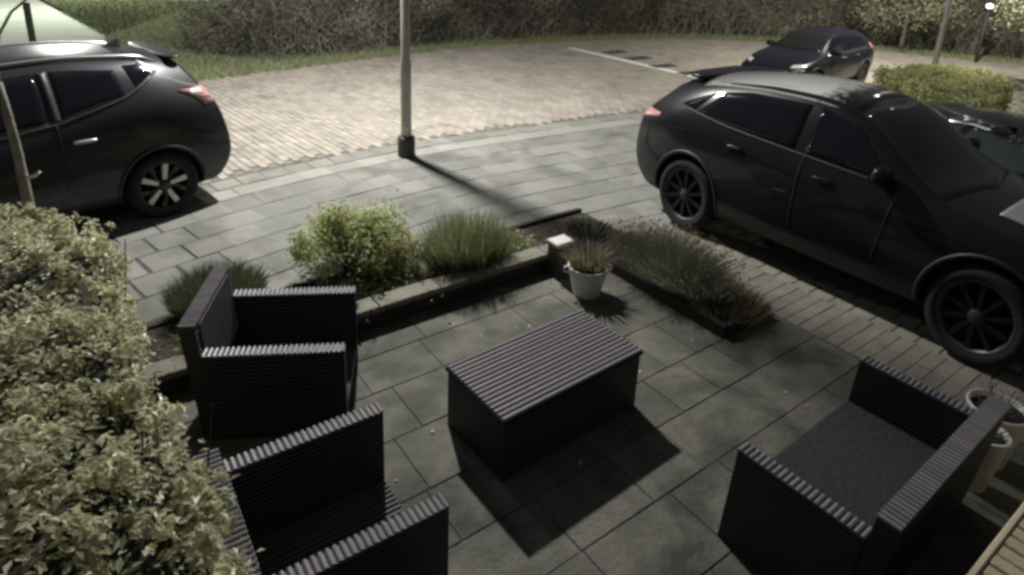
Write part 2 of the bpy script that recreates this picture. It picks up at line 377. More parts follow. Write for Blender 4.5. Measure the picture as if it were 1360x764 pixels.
# driveway border bricks
bb = MB().box((0, 0, -.025), (.279, .103, .06), bev=.0025).mesh('brick', M['border'])
for k in range(39):
    n = .45 + k * .1065
    for s_ in (4.655, 4.935):
        c = sn(s_, n); o = ob('brick', bb, driveway); o.location = (c[0], c[1], random.uniform(-.003, .003)); o.rotation_euler = (random.uniform(-.01, .01), 0, ANG + random.uniform(-.012, .012))
mb = MB()
for i in range(12):
    for k in range(30):
        c = sn(5.18 + i * .212, -.2 + k * .1065 * 1.6 + (.08 if i % 2 else 0)); mb.box((c[0], c[1], -.025), (.2, .16, .05), ANG, bev=.006)
stuff(mb.build('brick_paving', M['border'], driveway))
# low brick wall, bottom right
wall = thing('low_brick_wall', 'low buff brick wall with brick on edge coping at the bottom right corner', 'wall', (0, 0, 0))
MB().box((*sn(3.6, .255), .225), (2.2, .30, .45), ANG).build('wall_core', M['step_brick'], wall)
for k in range(29):
    for j, (n_, d_) in enumerate(((.318, .205), (.155, .105))):
        p = sn(2.55 + k * .0755, n_); o = MB().box((0, 0, 0), (.066, d_, .10), bev=.005).build('brick', M['step_brick'], wall)
        o.location = (*p, .50 + random.uniform(-.002, .002)); o.rotation_euler = (0, 0, ANG + random.uniform(-.01, .01))
MB().box((*sn(3.6, .437), .512), (2.2, .026, .09), ANG, bev=.006).build('coping_edge', M['step_edge'], wall)
# ------------------------------------------------------------------ bed edging
edge = thing('garden_wall', 'low stone edging with pale coping along the front flower bed', 'garden edging', (0, 0, 0))
MB().box((*sn(.62, 3.975), .055), (6.2, .10, .15), ANG).build('wall_face', M['darkwood'], edge)
a = -2.4
while a < 3.6:
    ln = min(random.uniform(.5, .68), 3.62 - a); p = sn(a + ln / 2, 4.005)
    o = MB().box((0, 0, 0), (ln - .008, .17, .045), bev=.006).build('coping_stone', M['coping'], edge)
    o.location = (*p, .152 + random.uniform(-.003, .003)); o.rotation_euler = (0, 0, ANG + random.uniform(-.01, .01)); a += ln
e2 = thing('edging_board', 'dark timber board edging the lavender side of the flower bed', 'garden edging', (0, 0, 0))
MB().box((*sn(3.89, 3.2), .045), (.05, 1.56, .12), ANG, bev=.005).build('board', M['darkwood'], e2)
MB().box((*sn(4.18, 2.43), .045), (.53, .05, .12), ANG, bev=.005).build('board', M['darkwood'], e2)
e3 = tag(MB().box((*sn(1.0, 4.735), .0), (7.0, .05, .13), ANG, bev=.005).build('edging_board', M['darkwood']), 'dark edging strip between the paved footway and the back of the flower bed', 'garden edging')
pl = thing('bollard_light', 'short dark square post with a white cap at the bed corner', 'garden light', (.485, 5.12, 0), ANG)
MB().box((0, 0, .15), (.15, .15, .31), bev=.01).build('post', M['postbase'], pl)
MB().box((0, 0, .325), (.19, .15, .035), bev=.008).build('cap', M['capwhite'], pl)

# ------------------------------------------------------------------ lamp posts
def lamp_post(loc, head, power, label, zsleeve, r0, r1, col, beam=172, tilt=.0, group='street lamp posts'):
    t = thing('lamp_post', label, 'lamp post', loc, 0, group); h = head - Vector(loc); H = h.z
    if zsleeve: MB().lathe([(.0, zsleeve), (r0 * 1.5, zsleeve), (r0 * 1.6, zsleeve - .02), (r0 * 1.6, 0)], n=14).build('base_sleeve', M['postbase'], t, True)
    MB().tube([(0, 0, 0), (0, 0, 1.25), (0, 0, 1.3), (0, 0, H - .1)], [r0, r0 * .96, r1, r1 * .85], 14).build('pole', M['steel'], t, True)
    if zsleeve: MB().box((0, -r0 * .82, .62), (r0 * .9, r0 * .5, .42), bev=.006).build('access_door', M['steel'], t)
    d = Vector((h.x, h.y, 0)); dn = d.normalized()
    MB().tube([(0, 0, H - .25), dn * .12 + Vector((0, 0, H - .02)), dn * .35 + Vector((0, 0, H + .12)), d - dn * .15 + Vector((0, 0, H + .16))], .03, 10).build('arm', M['steel'], t, True)
    hd = MB().ell((0, 0, .15), (.62, .24, .13), .6).build('lamp_head', M['steel'], t, True); hd.location = (h.x, h.y, H); hd.rotation_euler = (0, 0, math.atan2(dn.y, dn.x))
    ln = MB().box((0, 0, .075), (.4, .16, .02)).build('lamp_lens', emit('lit lens ' + label[:12], col, 40), hd)
    ld = bpy.data.lights.new('street_light', 'SPOT' if beam else 'POINT'); ld.energy = power; ld.color = col; ld.shadow_soft_size = .11
    if beam: ld.spot_size = R(beam); ld.spot_blend = 1.0
    lo = bpy.data.objects.new('street_light', ld); COL.objects.link(lo); lo.parent = t; lo.location = (h.x, h.y, H - .06); lo.rotation_euler = (dn * tilt + Vector((0, 0, -1))).to_track_quat('-Z', 'Y').to_euler()
    return t
lamp_post((-1.34, 8.15, 0), KEY_POS, KEY_POWER, 'grey steel lamp post with a dark base sleeve at the kerb of the footway', .27, .072, .06, (1., .98, .935))
lamp_post((8.2, 12.62, 0), LAMP2_POS, LAMP2_POWER, 'thin pale lamp post rising behind the clipped box hedge', 0, .055, .05, (1., .97, .84), 150, .3)
lamp_post((-16.5, 20.2, 0), LAMP3_POS, LAMP3_POWER, 'grey lamp post beside the bright pale path', .25, .07, .06, (.92, 1., .86), 0)
gl = thing('garden_lantern', 'small lit lantern glowing bluish white among the trees at top right', 'lantern', (12.8, 18.0, 0))
MB().tube([(0, 0, 0), (0, 0, 1.4)], .04, 8).build('post', M['postbase'], gl, True)
MB().ell((0, 0, 1.53), (.17, .17, .14), .9).build('globe', emit('lantern glow', (.75, .8, 1.), 3), gl, True)
MB().lathe([(0, .06), (.17, 0), (.16, -.02)], (0, 0, 1.66), 12).build('hood', M['postbase'], gl)
dp = tag(MB().box((0, 0, .6), (.09, .09, 1.2), bev=.015).build('bollard', M['postbase']), 'dark slim wooden bollard beside the pale path behind the grey car', 'bollard'); dp.location = (-9.66, 13.02, 0)

# ------------------------------------------------------------------ foliage helpers
def rvec():
    while True:
        v = Vector((random.uniform(-1, 1), random.uniform(-1, 1), random.uniform(-1, 1)))
        if .01 < v.length < 1: return v.normalized()
def leaf(mb, p, n, L, W):
    n = n.normalized(); d = rvec(); d = (d - n * d.dot(n) * .7).normalized(); s = d.cross(n)
    if s.length < 1e-3: return
    s.normalize(); n2 = s.cross(d)
    o = len(mb.v); b = p - d * L * .5; t = p + d * L * .5 - n2 * L * .12; m1 = p + s * W * .5 + n2 * W * .18; m2 = p - s * W * .5 + n2 * W * .18
    mb.v += [tuple(b), tuple(m1), tuple(t), tuple(m2)]; mb.f += [(o, o + 1, o + 2), (o, o + 2, o + 3)]
def blade(mb, p, d, L, W, droop=.3, seg=2):
    d = d.normalized(); s = d.cross(Vector((random.uniform(-1, 1), random.uniform(-1, 1), .2)))
    if s.length < 1e-3: return
    s.normalize(); o = len(mb.v); q = p.copy()
    for i in range(seg):
        wd = W * (1 - i / seg * .5) / 2; mb.v += [tuple(q - s * wd), tuple(q + s * wd)]; q = q + d * (L / seg); d = (d + Vector((d.x * droop, d.y * droop, -droop * .6))).normalized()
    mb.v.append(tuple(q))
    for i in range(seg - 1): a = o + 2 * i; mb.f.append((a, a + 1, a + 3, a + 2))
    a = o + 2 * (seg - 1); mb.f.append((a, a + 1, a + 2))
def shrub(name, label, cat, loc, rad, n, L, W, m, lumps=9, group=None, flat=.55, core=True):
    t = thing(name, label, cat, loc, 0, group); mb = MB(); st = MB()
    cs = []
    for i in range(lumps):
        v = rvec(); v.z = abs(v.z) * .8; r_ = random.uniform(.4, .85)
        cs.append((Vector((v.x * rad[0] * r_, v.y * rad[1] * r_, rad[2] * (.30 + v.z * .74 * r_))), random.uniform(.22, .46)))
    for i in range(n):
        c, q = random.choice(cs); v = rvec(); rr_ = random.uniform(.55, 1.08) if random.random() < .85 else random.uniform(1.05, 1.35)
        p = c + Vector((v.x * rad[0] * q, v.y * rad[1] * q, v.z * rad[2] * q)) * rr_
        if p.z < .02: continue
        leaf(mb, p, v + Vector((0, 0, .5)) + rvec() * .7, L * random.uniform(.6, 1.2), W * random.uniform(.7, 1.2))
    for c, q in cs:
        st.tube([(random.uniform(-.04, .04), random.uniform(-.04, .04), 0), c * .55, c + Vector((0, 0, rad[2] * q * .5))], [.012, .008, .003], 5)
    stuff(mb.build('foliage', m, t)); st.build('stem', M['twig'], t)
    return t
def tuft(name, label, cat, loc, n, h, r_, W, m, spread=.5, droop=.12, base=.5, group=None, seg=3, tips=None, stretch=(1, 1, 0)):
    t = thing(name, label, cat, loc, 0, group); mb = MB(); tp = MB(); ca, sa = math.cos(stretch[2]), math.sin(stretch[2])
    for i in range(n):
        a = random.uniform(0, 6.283); q = math.sqrt(random.random()) * r_
        bx, by = math.cos(a) * q * base * stretch[0], math.sin(a) * q * base * stretch[1]
        p = Vector((bx * ca - by * sa, bx * sa + by * ca, 0))
        d = Vector((math.cos(a) * q / r_ * spread + random.gauss(0, .12), math.sin(a) * q / r_ * spread + random.gauss(0, .12), 1))
        L = h * random.uniform(.55, 1.1) * (1.05 - .3 * q / r_)
        blade(mb, p, d, L, W, droop, seg)
        if tips and random.random() < tips[0]:
            q_ = Vector(mb.v[-1]); leaf(tp, q_, rvec(), tips[1], tips[2])
    f = mb.build('foliage', m, t); stuff(f)
    if tips: stuff(tp.build('flower_head', tips[3], t))
    return t

# ------------------------------------------------------------------ grass
mb = MB()
gx = [(p.x, p.y) for p in gd]
for i in range(26000):
    f = random.uniform(22, 199); k = int(f); p = gd[k].lerp(gd[k + 1], f - k); t = (gd[k + 1] - gd[k]).normalized()
    off = abs(random.gauss(.45, .45)) - .06; q = Vector((p.x - t.y * off, p.y + t.x * off, -.03))
    blade(mb, q, Vector((random.gauss(0, .35), random.gauss(0, .35), 1)), random.uniform(.06, .16), .014, .3, 1)
LAWN = [(-7.2, 11.2), (-5.2, 13.0), (-5.6, 14.3), (-7.2, 14.6), (-7.8, 17), (-9.5, 21), (-12.0, 25.4), (-14.4, 25.0), (-19.4, 28.6), (-18.2, 25.0), (-14.4, 20.95), (-14.6, 20.9), (-10.55, 16.65), (-9.05, 14.35), (-7.6, 12.2)]
for i in range(110000):
    x, y = random.uniform(-19.5, -5), random.uniform(11, 28.6)
    if inpoly((x, y), LAWN) or (abs(x + 8.9) < .15 and y > 12): 
        blade(mb, Vector((x, y, -.03)), Vector((random.gauss(0, .35), random.gauss(0, .35), 1)), random.uniform(.06, .15), .016, .3, 1)
for i in range(15000):   # bank on the right beyond the hedge
    x, y = random.uniform(8.4, 20), random.uniform(13.2, 17)
    if inpoly((x, y), road_poly): continue
    blade(mb, Vector((x, y, -.03)), Vector((random.gauss(0, .35), random.gauss(0, .35), 1)), random.uniform(.06, .14), .016, .3, 1)
stuff(tag(mb.build('grass', M['grass']), 'short green grass along the verge and lawn beyond the road', 'grass'))

# ------------------------------------------------------------------ thicket beyond the road
TH = [(-7.6, 14.9), (-6.4, 14.7), (-5.3, 14.9), (-3.9, 15.6), (-2.68, 16.75), (-.6, 18.3), (2.7, 20.2), (5.1, 21.3), (8, 21.5), (11.2, 20.8), (13.6, 19.6), (17, 19), (24, 19)]
td, tlen = resample(TH, 200)
mb = MB()
bumps = [(random.uniform(0, 200), random.uniform(.1, 1.6), random.uniform(0, .9), random.uniform(.5, 1.0)) for _ in range(150)]
for i in range(150):
    k, hz, off0, q = bumps[i]
    dens = 480
    for j in range(dens):
        f = min(199.9, max(0, k + random.gauss(0, 2.6))); kk = int(f); p = td[kk].lerp(td[kk + 1], f - kk); t = (td[kk + 1] - td[kk]).normalized()
        off = off0 + random.gauss(0, .45); 
        if off < -.15: off = abs(off) * .3
        h = abs(random.gauss(hz, .6 * q)); c = Vector((p.x - t.y * off, p.y + t.x * off, h))
        if random.random() < .72: leaf(mb, c, rvec() + Vector((0, -.3, .4)), random.uniform(.04, .10), random.uniform(.025, .05))
        else: blade(mb, c, rvec() + Vector((0, 0, .35)), random.uniform(.2, .6), .014, .25, 2)
for i in range(5000):
    f = random.uniform(0, 199.9); kk = int(f); p = td[kk].lerp(td[kk + 1], f - kk); t = (td[kk + 1] - td[kk]).normalized(); off = random.uniform(0, 1.6)
    blade(mb, Vector((p.x - t.y * off, p.y + t.x * off, 0)), Vector((random.gauss(0, .3), random.gauss(-.1, .3), 1)), random.uniform(.4, 1.9), .02, .3, 4)
th = tag(mb.build('thicket', M['thicket']), 'tangled brown winter thicket filling the bank beyond the road', 'thicket'); stuff(th)
mb = MB()
for a, b in zip(td[::10], td[10::10]):
    t = (b - a).normalized(); nx, ny = -t.y, t.x
    mb.add([(a.x + nx * 1.7, a.y + ny * 1.7, -.1), (b.x + nx * 1.7, b.y + ny * 1.7, -.1), (b.x + nx * 2.3, b.y + ny * 2.3, 3.4), (a.x + nx * 2.3, a.y + ny * 2.3, 3.4),
            (a.x + nx * 6, a.y + ny * 6, 3.6), (b.x + nx * 6, b.y + ny * 6, 3.6)], [(0, 1, 2, 3), (3, 2, 5, 4)])
struct(mb.build('bank', M['earth']))

# ------------------------------------------------------------------ hedge in the left foreground
HP = [(-2.02, 3.05), (-2.3, 3.45), (-2.75, 3.62), (-3.3, 3.6), (-3.9, 3.1), (-3.6, .6), (-.55, .45), (-.46, 1.1), (-.88, 1.64), (-1.43, 2.22), (-1.75, 2.62)]
hedge = thing('privet_hedge', 'large leafy olive green hedge filling the left foreground behind the chairs', 'hedge', (0, 0, 0))
HZ = 1.2
core = []
cx = sum(p[0] for p in HP) / len(HP); cy = sum(p[1] for p in HP) / len(HP)
def inset(k): return [(cx + (x - cx) * k, cy + (y - cy) * k) for x, y in HP]
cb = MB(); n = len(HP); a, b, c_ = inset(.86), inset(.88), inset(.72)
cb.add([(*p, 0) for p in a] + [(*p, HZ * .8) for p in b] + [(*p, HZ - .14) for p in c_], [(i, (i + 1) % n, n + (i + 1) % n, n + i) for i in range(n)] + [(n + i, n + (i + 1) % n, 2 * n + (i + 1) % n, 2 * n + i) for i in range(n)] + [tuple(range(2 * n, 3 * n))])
cb.build('dark_core', M['hedge_core'], hedge)  # solid dark core added to block light and darken gaps between leaves
mb = MB(); tw = MB()
def hnoise(x, y): return .05 * math.sin(5.1 * x + 1.3 * y) + .045 * math.sin(6.7 * y - 2.2 * x + 1) + .03 * math.sin(13 * x + 9 * y)
def cluster(p, nrm, k, sp):
    for _ in range(k):
        q = p + Vector((random.gauss(0, sp), random.gauss(0, sp), random.gauss(0, sp)))
        leaf(mb, q, nrm * .6 + Vector((.05, .35, .75)) + rvec() * .62, random.uniform(.026, .050), random.uniform(.013, .024))
def rosette(c, nrm, rad, k):
    for _ in range(k):
        v = (rvec() + nrm * 1.0).normalized(); q = c + v * rad * random.uniform(.45, 1.1)
        leaf(mb, q, v * .8 + Vector((.05, .3, .55)) + rvec() * .5, random.uniform(.028, .052), random.uniform(.014, .025))
def spray(p, nrm):
    rad = random.choice((.04, .05, .06, .085)) * random.uniform(.85, 1.2); out_ = random.uniform(-.03, .03)
    rosette(p + nrm * out_, nrm, rad, int(rad * 560)); 
    if random.random() < .12: blade_l = p + nrm * (rad + .03); rosette(blade_l, nrm, .03, 10)
cnt = 0
while cnt < 560:
    x, y = random.uniform(-4, -.4), random.uniform(.4, 3.7)
    if not inpoly((x, y), HP): continue
    de = min(abs((b[0] - a[0]) * (a[1] - y) - (a[0] - x) * (b[1] - a[1])) / math.hypot(b[0] - a[0], b[1] - a[1]) for a, b in zip(HP, HP[1:] + HP[:1]))
    z = HZ - .07 + hnoise(x, y) - max(0, .22 - de) ** 2 * 3.2
    spray(Vector((x, y, z)), Vector((random.gauss(0, .2), random.gauss(0, .2), 1)).normalized()); cnt += 1
cnt = 0
while cnt < 3600:      # the even clipped layer between the rosettes
    x, y = random.uniform(-4, -.4), random.uniform(.4, 3.7)
    if not inpoly((x, y), HP): continue
    cluster(Vector((x, y, HZ - .035 - abs(random.gauss(0, .03)) + hnoise(x, y) - max(0, .2 - min(abs((b[0] - a[0]) * (a[1] - y) - (a[0] - x) * (b[1] - a[1])) / math.hypot(b[0] - a[0], b[1] - a[1]) for a, b in zip(HP, HP[1:] + HP[:1]))) ** 2 * 3.2)), Vector((0, 0, 1)), 6, .028); cnt += 1
for (x0, y0), (x1, y1) in zip(HP, HP[1:] + HP[:1]):
    L = math.hypot(x1 - x0, y1 - y0)
    if x0 < -3.2 and x1 < -3.2: continue
    nr = Vector((y1 - y0, -(x1 - x0), 0)).normalized()
    if nr.dot(Vector((cx - x0, cy - y0, 0))) > 0: nr = -nr
    for i in range(int(L * 120)):
        t = random.random(); z = random.uniform(.05, HZ)
        p = Vector((x0 + (x1 - x0) * t, y0 + (y1 - y0) * t, z)) + nr * (hnoise(x0 + t + z * .8, z * 1.7 + t * 2) * .9 - .085 - max(0, z - HZ + .25) ** 2 * 1.5)
        spray(p, (nr + Vector((0, 0, .4))).normalized())
        for _ in range(5):
            o_ = Vector((random.gauss(0, .07), random.gauss(0, .07), random.gauss(0, .07))); o_ -= nr * nr.dot(o_); q_ = p + o_ + nr * random.uniform(-.03, .02)
            if q_.z < HZ - .1: cluster(q_, nr, 6, .022)
for i in range(120):
    x, y = random.uniform(-3.3, -.8), random.uniform(.9, 3.3)
    if inpoly((x, y), HP): tw.tube([(x, y, .3), (x + random.gauss(0, .08), y + random.gauss(0, .08), HZ - .05)], [.006, .003], 4)
stuff(mb.build('foliage', M['hedge_leaf'], hedge)); tw.build('branch', M['twig'], hedge)

# ------------------------------------------------------------------ young tree by the hedge
sp = thing('sapling', 'slender young tree with a bent pale top rising behind the hedge', 'tree', (-3.3, 4.13, 0))
MB().tube([(.01, 0, 0), (0, 0, 1.0), (-.005, 0, 1.3), (-.02, 0, 1.55), (-.04, 0, 1.78)], [.04, .033, .03, .027, .022], 10).build('trunk', M['bark'], sp, True)
MB().tube([(-.04, 0, 1.77), (-.035, 0, 1.93), (.03, 0, 2.1), (.13, 0, 2.24), (.24, .02, 2.33), (.32, .05, 2.45)], [.014, .011, .010, .009, .007, .004], 8).build('branch', M['steel'], sp, True)
MB().tube([(-.04, 0, 1.76), (-.10, .02, 2.0), (-.14, .05, 2.5), (-.12, .08, 2.9)], [.018, .014, .01, .004], 8).build('branch', M['bark'], sp, True)
MB().tube([(.03, -.005, 1.12), (.09, -.01, 1.14), (.13, -.01, 1.17)], [.012, .012, .008], 6).build('tree_tie', M['white_metal'], sp)

# ------------------------------------------------------------------ bed plants
shrub('lime_shrub', 'rounded yellow green shrub, the brightest plant in the front flower bed', 'shrub', (-1.33, 5.0, .04), (.46, .42, .62), 9000, .042, .02, M['limeleaf'], 20)
tuft('rosemary_bush', 'upright feathery dark green rosemary bush beside the yellow green shrub', 'shrub', (-.33, 5.05, .04), 3400, .60, .30, .006, M['rosemary'], .34, .06, .9, stretch=(1.15, .75, ANG))
shrub('small_shrub', 'small loose light green plant between the yellow green shrub and the rosemary', 'shrub', (-.83, 4.90, .04), (.26, .2, .42), 1300, .042, .02, M['farhedge'], 6)
tuft('dark_grass_bush', 'dark green grassy bush between the hedge and the far chair', 'shrub', (-2.16, 4.34, .04), 3600, .36, .36, .006, M['darkrose'], .5, .12, .8, stretch=(1.0, .8, ANG))
tuft('lavender_bush', 'sprawling grey green lavender bush between the patio and the black car', 'shrub', (*sn(4.17, 3.2), .04), 4600, .46, .48, .005, M['sagegreen'], .95, .07, .95, tips=(.25, .04, .012, M['dryleaf']), stretch=(.55, 1.15, ANG))
tuft('lavender_tuft', 'low brownish tuft of dry lavender at the near end of the side bed', 'shrub', (*sn(4.17, 2.6), .04), 900, .24, .26, .007, M['dryleaf'], .8, .15, .9)
tuft('heather_clump', 'low dark heathery clump at the far corner of the bed behind the white capped post', 'plant', (.86, 5.95, .04), 420, .12, .24, .008, M['darkleaf'], .8, .15, .9)
tuft('low_herb', 'low pale green herb to the right of the rosemary', 'plant', (.03, 5.45, .04), 420, .2, .18, .010, M['rosemary'], .8, .2, .9, tips=(.3, .03, .02, M['farhedge']))
tuft('trailing_plant', 'trailing grey green plant spilling over the coping below the rosemary', 'plant', (*sn(2.25, 4.18), .05), 420, .2, .2, .010, M['sagegreen'], .95, .35, .9, tips=(.25, .03, .02, M['farhedge']))
tuft('ivy_clump', 'dark low leafy clump under the yellow green shrub by the coping', 'plant', (*sn(1.65, 4.2), .05), 420, .22, .24, .012, M['darkleaf'], .95, .3, .9, tips=(.5, .04, .03, M['darkleaf']))
tuft('strappy_plant', 'pale strappy plant at the left end of the bed beside the far chair', 'plant', (*sn(.75, 4.16), .05), 160, .34, .2, .022, M['farhedge'], .9, .3, .8)
mb = MB()
for i in range(1500):
    s_, n_ = random.uniform(-1, 4.4), random.uniform(4.1, 4.65)
    if s_ > 3.95: n_ = random.uniform(2.5, 4.6)
    x, y = sn(s_, n_); leaf(mb, Vector((x, y, .05 + random.random() * .025)), rvec() + Vector((0, 0, 1.2)), random.uniform(.02, .05), random.uniform(.012, .025))
stuff(tag(mb.build('bed_litter', M['dryleaf']), 'dead leaves and bark scattered on the flower bed soil', 'leaf litter'))
mb = MB()
for i in range(60):
    x, y = sn(random.uniform(.5, 4.2), random.uniform(.9, 3.8)) if i > 22 else sn(random.uniform(2.2, 3.6), random.uniform(3.2, 3.85))
    leaf(mb, Vector((x, y, .012)), Vector((0, 0, 1)) + rvec() * .25, random.uniform(.015, .05), random.uniform(.01, .025))
stuff(tag(mb.build('fallen_leaves', M['palebud']), 'pale fallen leaves and petals scattered on the patio slabs', 'leaf litter'))

# far right hedge
FH = [(5.25, 7.9), (5.75, 9.2), (6.05, 10.75), (7.3, 11.15), (7.95, 10.9), (7.75, 10.1), (7.2, 9.4), (6.4, 8.5)]
fh = thing('box_hedge', 'low clipped light green hedge beyond the black cars', 'hedge', (0, 0, 0)); mb = MB(); HH = .98
fcx = sum(p[0] for p in FH) / 8; fcy = sum(p[1] for p in FH) / 8
for i in range(16000):
    if i % 3:
        x, y = random.uniform(5, 8.6), random.uniform(7.6, 11.4)
        if not inpoly((x, y), FH): continue
        p = Vector((x, y, HH + hnoise(x * .8, y * .8) * .8 - abs(random.gauss(0, .04)))); nr = Vector((0, 0, 1))
    else:
        k = random.randrange(8); (x0, y0), (x1, y1) = FH[k], FH[(k + 1) % 8]; t = random.random(); nr = Vector((y1 - y0, x0 - x1, 0)).normalized()
        if nr.dot(Vector((fcx - x0, fcy - y0, 0))) > 0: nr = -nr
        p = Vector((x0 + (x1 - x0) * t, y0 + (y1 - y0) * t, random.uniform(.02, HH))) + nr * hnoise(x0 + t, y0 + t * 3)
    for _ in range(3): leaf(mb, p + rvec() * .05, nr + Vector((0, 0, .4)) + rvec() * .8, random.uniform(.04, .08), random.uniform(.02, .04))
stuff(mb.build('foliage', M['farhedge'], fh))
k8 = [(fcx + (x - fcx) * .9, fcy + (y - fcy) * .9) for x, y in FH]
MB().add([(*p, 0) for p in k8] + [(*p, HH - .12) for p in k8], [(i, (i + 1) % 8, 8 + (i + 1) % 8, 8 + i) for i in range(8)] + [tuple(range(8, 16))]).build('dark_core', M['hedge_core'], fh)  # same kind of added dark core, blocks light inside the hedge
shrub('twiggy_shrub', 'grey brown twiggy shrub at the right edge beyond the clipped hedge', 'shrub', (9.1, 10.3, 0), (.9, .8, .95), 2600, .06, .03, M['sagegreen'], 12)
def tree(name, label, loc, h, rad, n, m, trunk_r):
    t = thing(name, label, 'tree', loc)
    MB().tube([(0, 0, 0), (.03, .02, h * .4), (-.02, .05, h * .75), (0, 0, h)], [trunk_r, trunk_r * .8, trunk_r * .5, trunk_r * .2], 8).build('trunk', M['bark'], t, True)
    mb = MB(); br = MB()
    cs = [(Vector((math.cos(a) * rad * random.uniform(.2, .85), math.sin(a) * rad * random.uniform(.2, .85), h * random.uniform(.42, 1.1))), random.uniform(.3, .55) * rad * .8) for a in [random.uniform(0, 6.28) for _ in range(16)]]
    for c, q in cs:
        br.tube([(0, 0, c.z * .55), (c.x * .5, c.y * .5, c.z * .85), c], [trunk_r * .35, trunk_r * .22, .006], 5)
        for i in range(n // 16):
            v = rvec(); leaf(mb, c + v * q * random.uniform(.3, 1.1), v + rvec() + Vector((0, 0, .5)), random.uniform(.06, .12), random.uniform(.03, .06))
    br.build('branch', M['bark'], t, True); stuff(mb.build('crown', m, t))
tree('small_tree', 'pale leaved small tree lit by the lamp in the top right corner', (11.6, 14.1, 0), 2.9, 1.5, 4200, M['treeleaf'], .07)
tree('small_tree', 'pale leaved tree behind the thin lamp post at the top edge', (11.6, 19.6, 0), 2.4, 1.6, 4200, M['treeleaf'], .07)

# ------------------------------------------------------------------ pots
def pot(label, loc, h, r0, r1, tilt, handles, bulb=0.):
    t = thing('flower_pot', label, 'flower pot', loc, 0, 'white pots on the patio')
    MB().lathe([(0, .0), (r0, 0), (r0 * 1.02, .01), (r0 + (r1 - r0) * .5, h * .5), (r1, h - .02), (r1 + .008, h - .01), (r1 + .006, h), (r1 - .008, h), (r1 - .014, h - .04), (0, h - .05)], n=28).build('pot', M['white_metal'], t, True)
    MB().lathe([(0, .006), (r1 - .012, 0)], (0, 0, h - .035), 20).build('soil', M['soil'], t)
    if handles:
        for s in (-1, 1): MB().tube([(s * r1 * .97, 0, h * .75), (s * (r1 + .035), 0, h * .82), (s * (r1 + .035), 0, h * .97), (s * r1, 0, h - .01)], .009, 6).build('handle', M['white_metal'], t, True)
    return t
def potplant(par, n, h, r_, W, m, z, spread, droop):
    mb = MB()
    for i in range(n):
        a = random.uniform(0, 6.283); q = math.sqrt(random.random()); p = Vector((math.cos(a) * q * r_ * .6, math.sin(a) * q * r_ * .6, z))
        blade(mb, p, Vector((math.cos(a) * q * spread + random.gauss(0, .15), math.sin(a) * q * spread + random.gauss(0, .15), 1)), h * random.uniform(.5, 1.15), W, droop, 3)
    stuff(mb.build('plant', m, par))
p1 = pot('white two handled pot of dry grass in front of the bed corner', (.70, 4.83, 0), .26, .115, .165, 0, True); p1.rotation_euler = (0, 0, R(8))
potplant(p1, 420, .24, .16, .010, M['dryleaf'], .22, .75, .25)
p2 = pot('tall slim white pot behind the two-seat rattan sofa', (2.66, 2.93, 0), .36, .065, .105, 0, False)
potplant(p2, 60, .10, .07, .012, M['darkleaf'], .32, 1.0, .3)
p3 = pot('wide pale rimmed pot of bare twigs behind the slim white pot', (2.86, 3.13, 0), .37, .10, .15, 0, False)
potplant(p3, 45, .2, .09, .006, M['dryleaf'], .32, .6, .1)

# ------------------------------------------------------------------ rattan furniture
hs = []
for i in range(7): a = math.pi * i / 6; hs.append((math.cos(a) * .5, math.sin(a) * .5))
mbs = MB(); mbs.add([(x, -.5, z) for x, z in hs] + [(x, .5, z) for x, z in hs], [(i, i + 1, 8 + i, 7 + i) for i in range(6)] + [tuple(range(7))[::-1], tuple(range(7, 14))])
strand_me = mbs.mesh('wicker_strand', M['strand'], False)     # half round bar, axis y, flat side down
strand_soft = mbs.mesh('wicker_strand', M['strand_soft'], False)
strand_shaded = mbs.mesh('wicker_strand', M['strand_shaded'], False)
def strand(par, loc, length, wd, ht, rot=(0, 0, 0), me=None):
    o = ob('wicker_strand', me or strand_me, par); o.location = loc; o.scale = (wd, length, ht * 2); o.rotation_euler = rot; return o
def prism(mb, quad_bottom, quad_top):
    mb.add(list(quad_bottom) + list(quad_top), [(3, 2, 1, 0), (4, 5, 6, 7), (0, 1, 5, 4), (1, 2, 6, 5), (2, 3, 7, 6), (3, 0, 4, 7)])
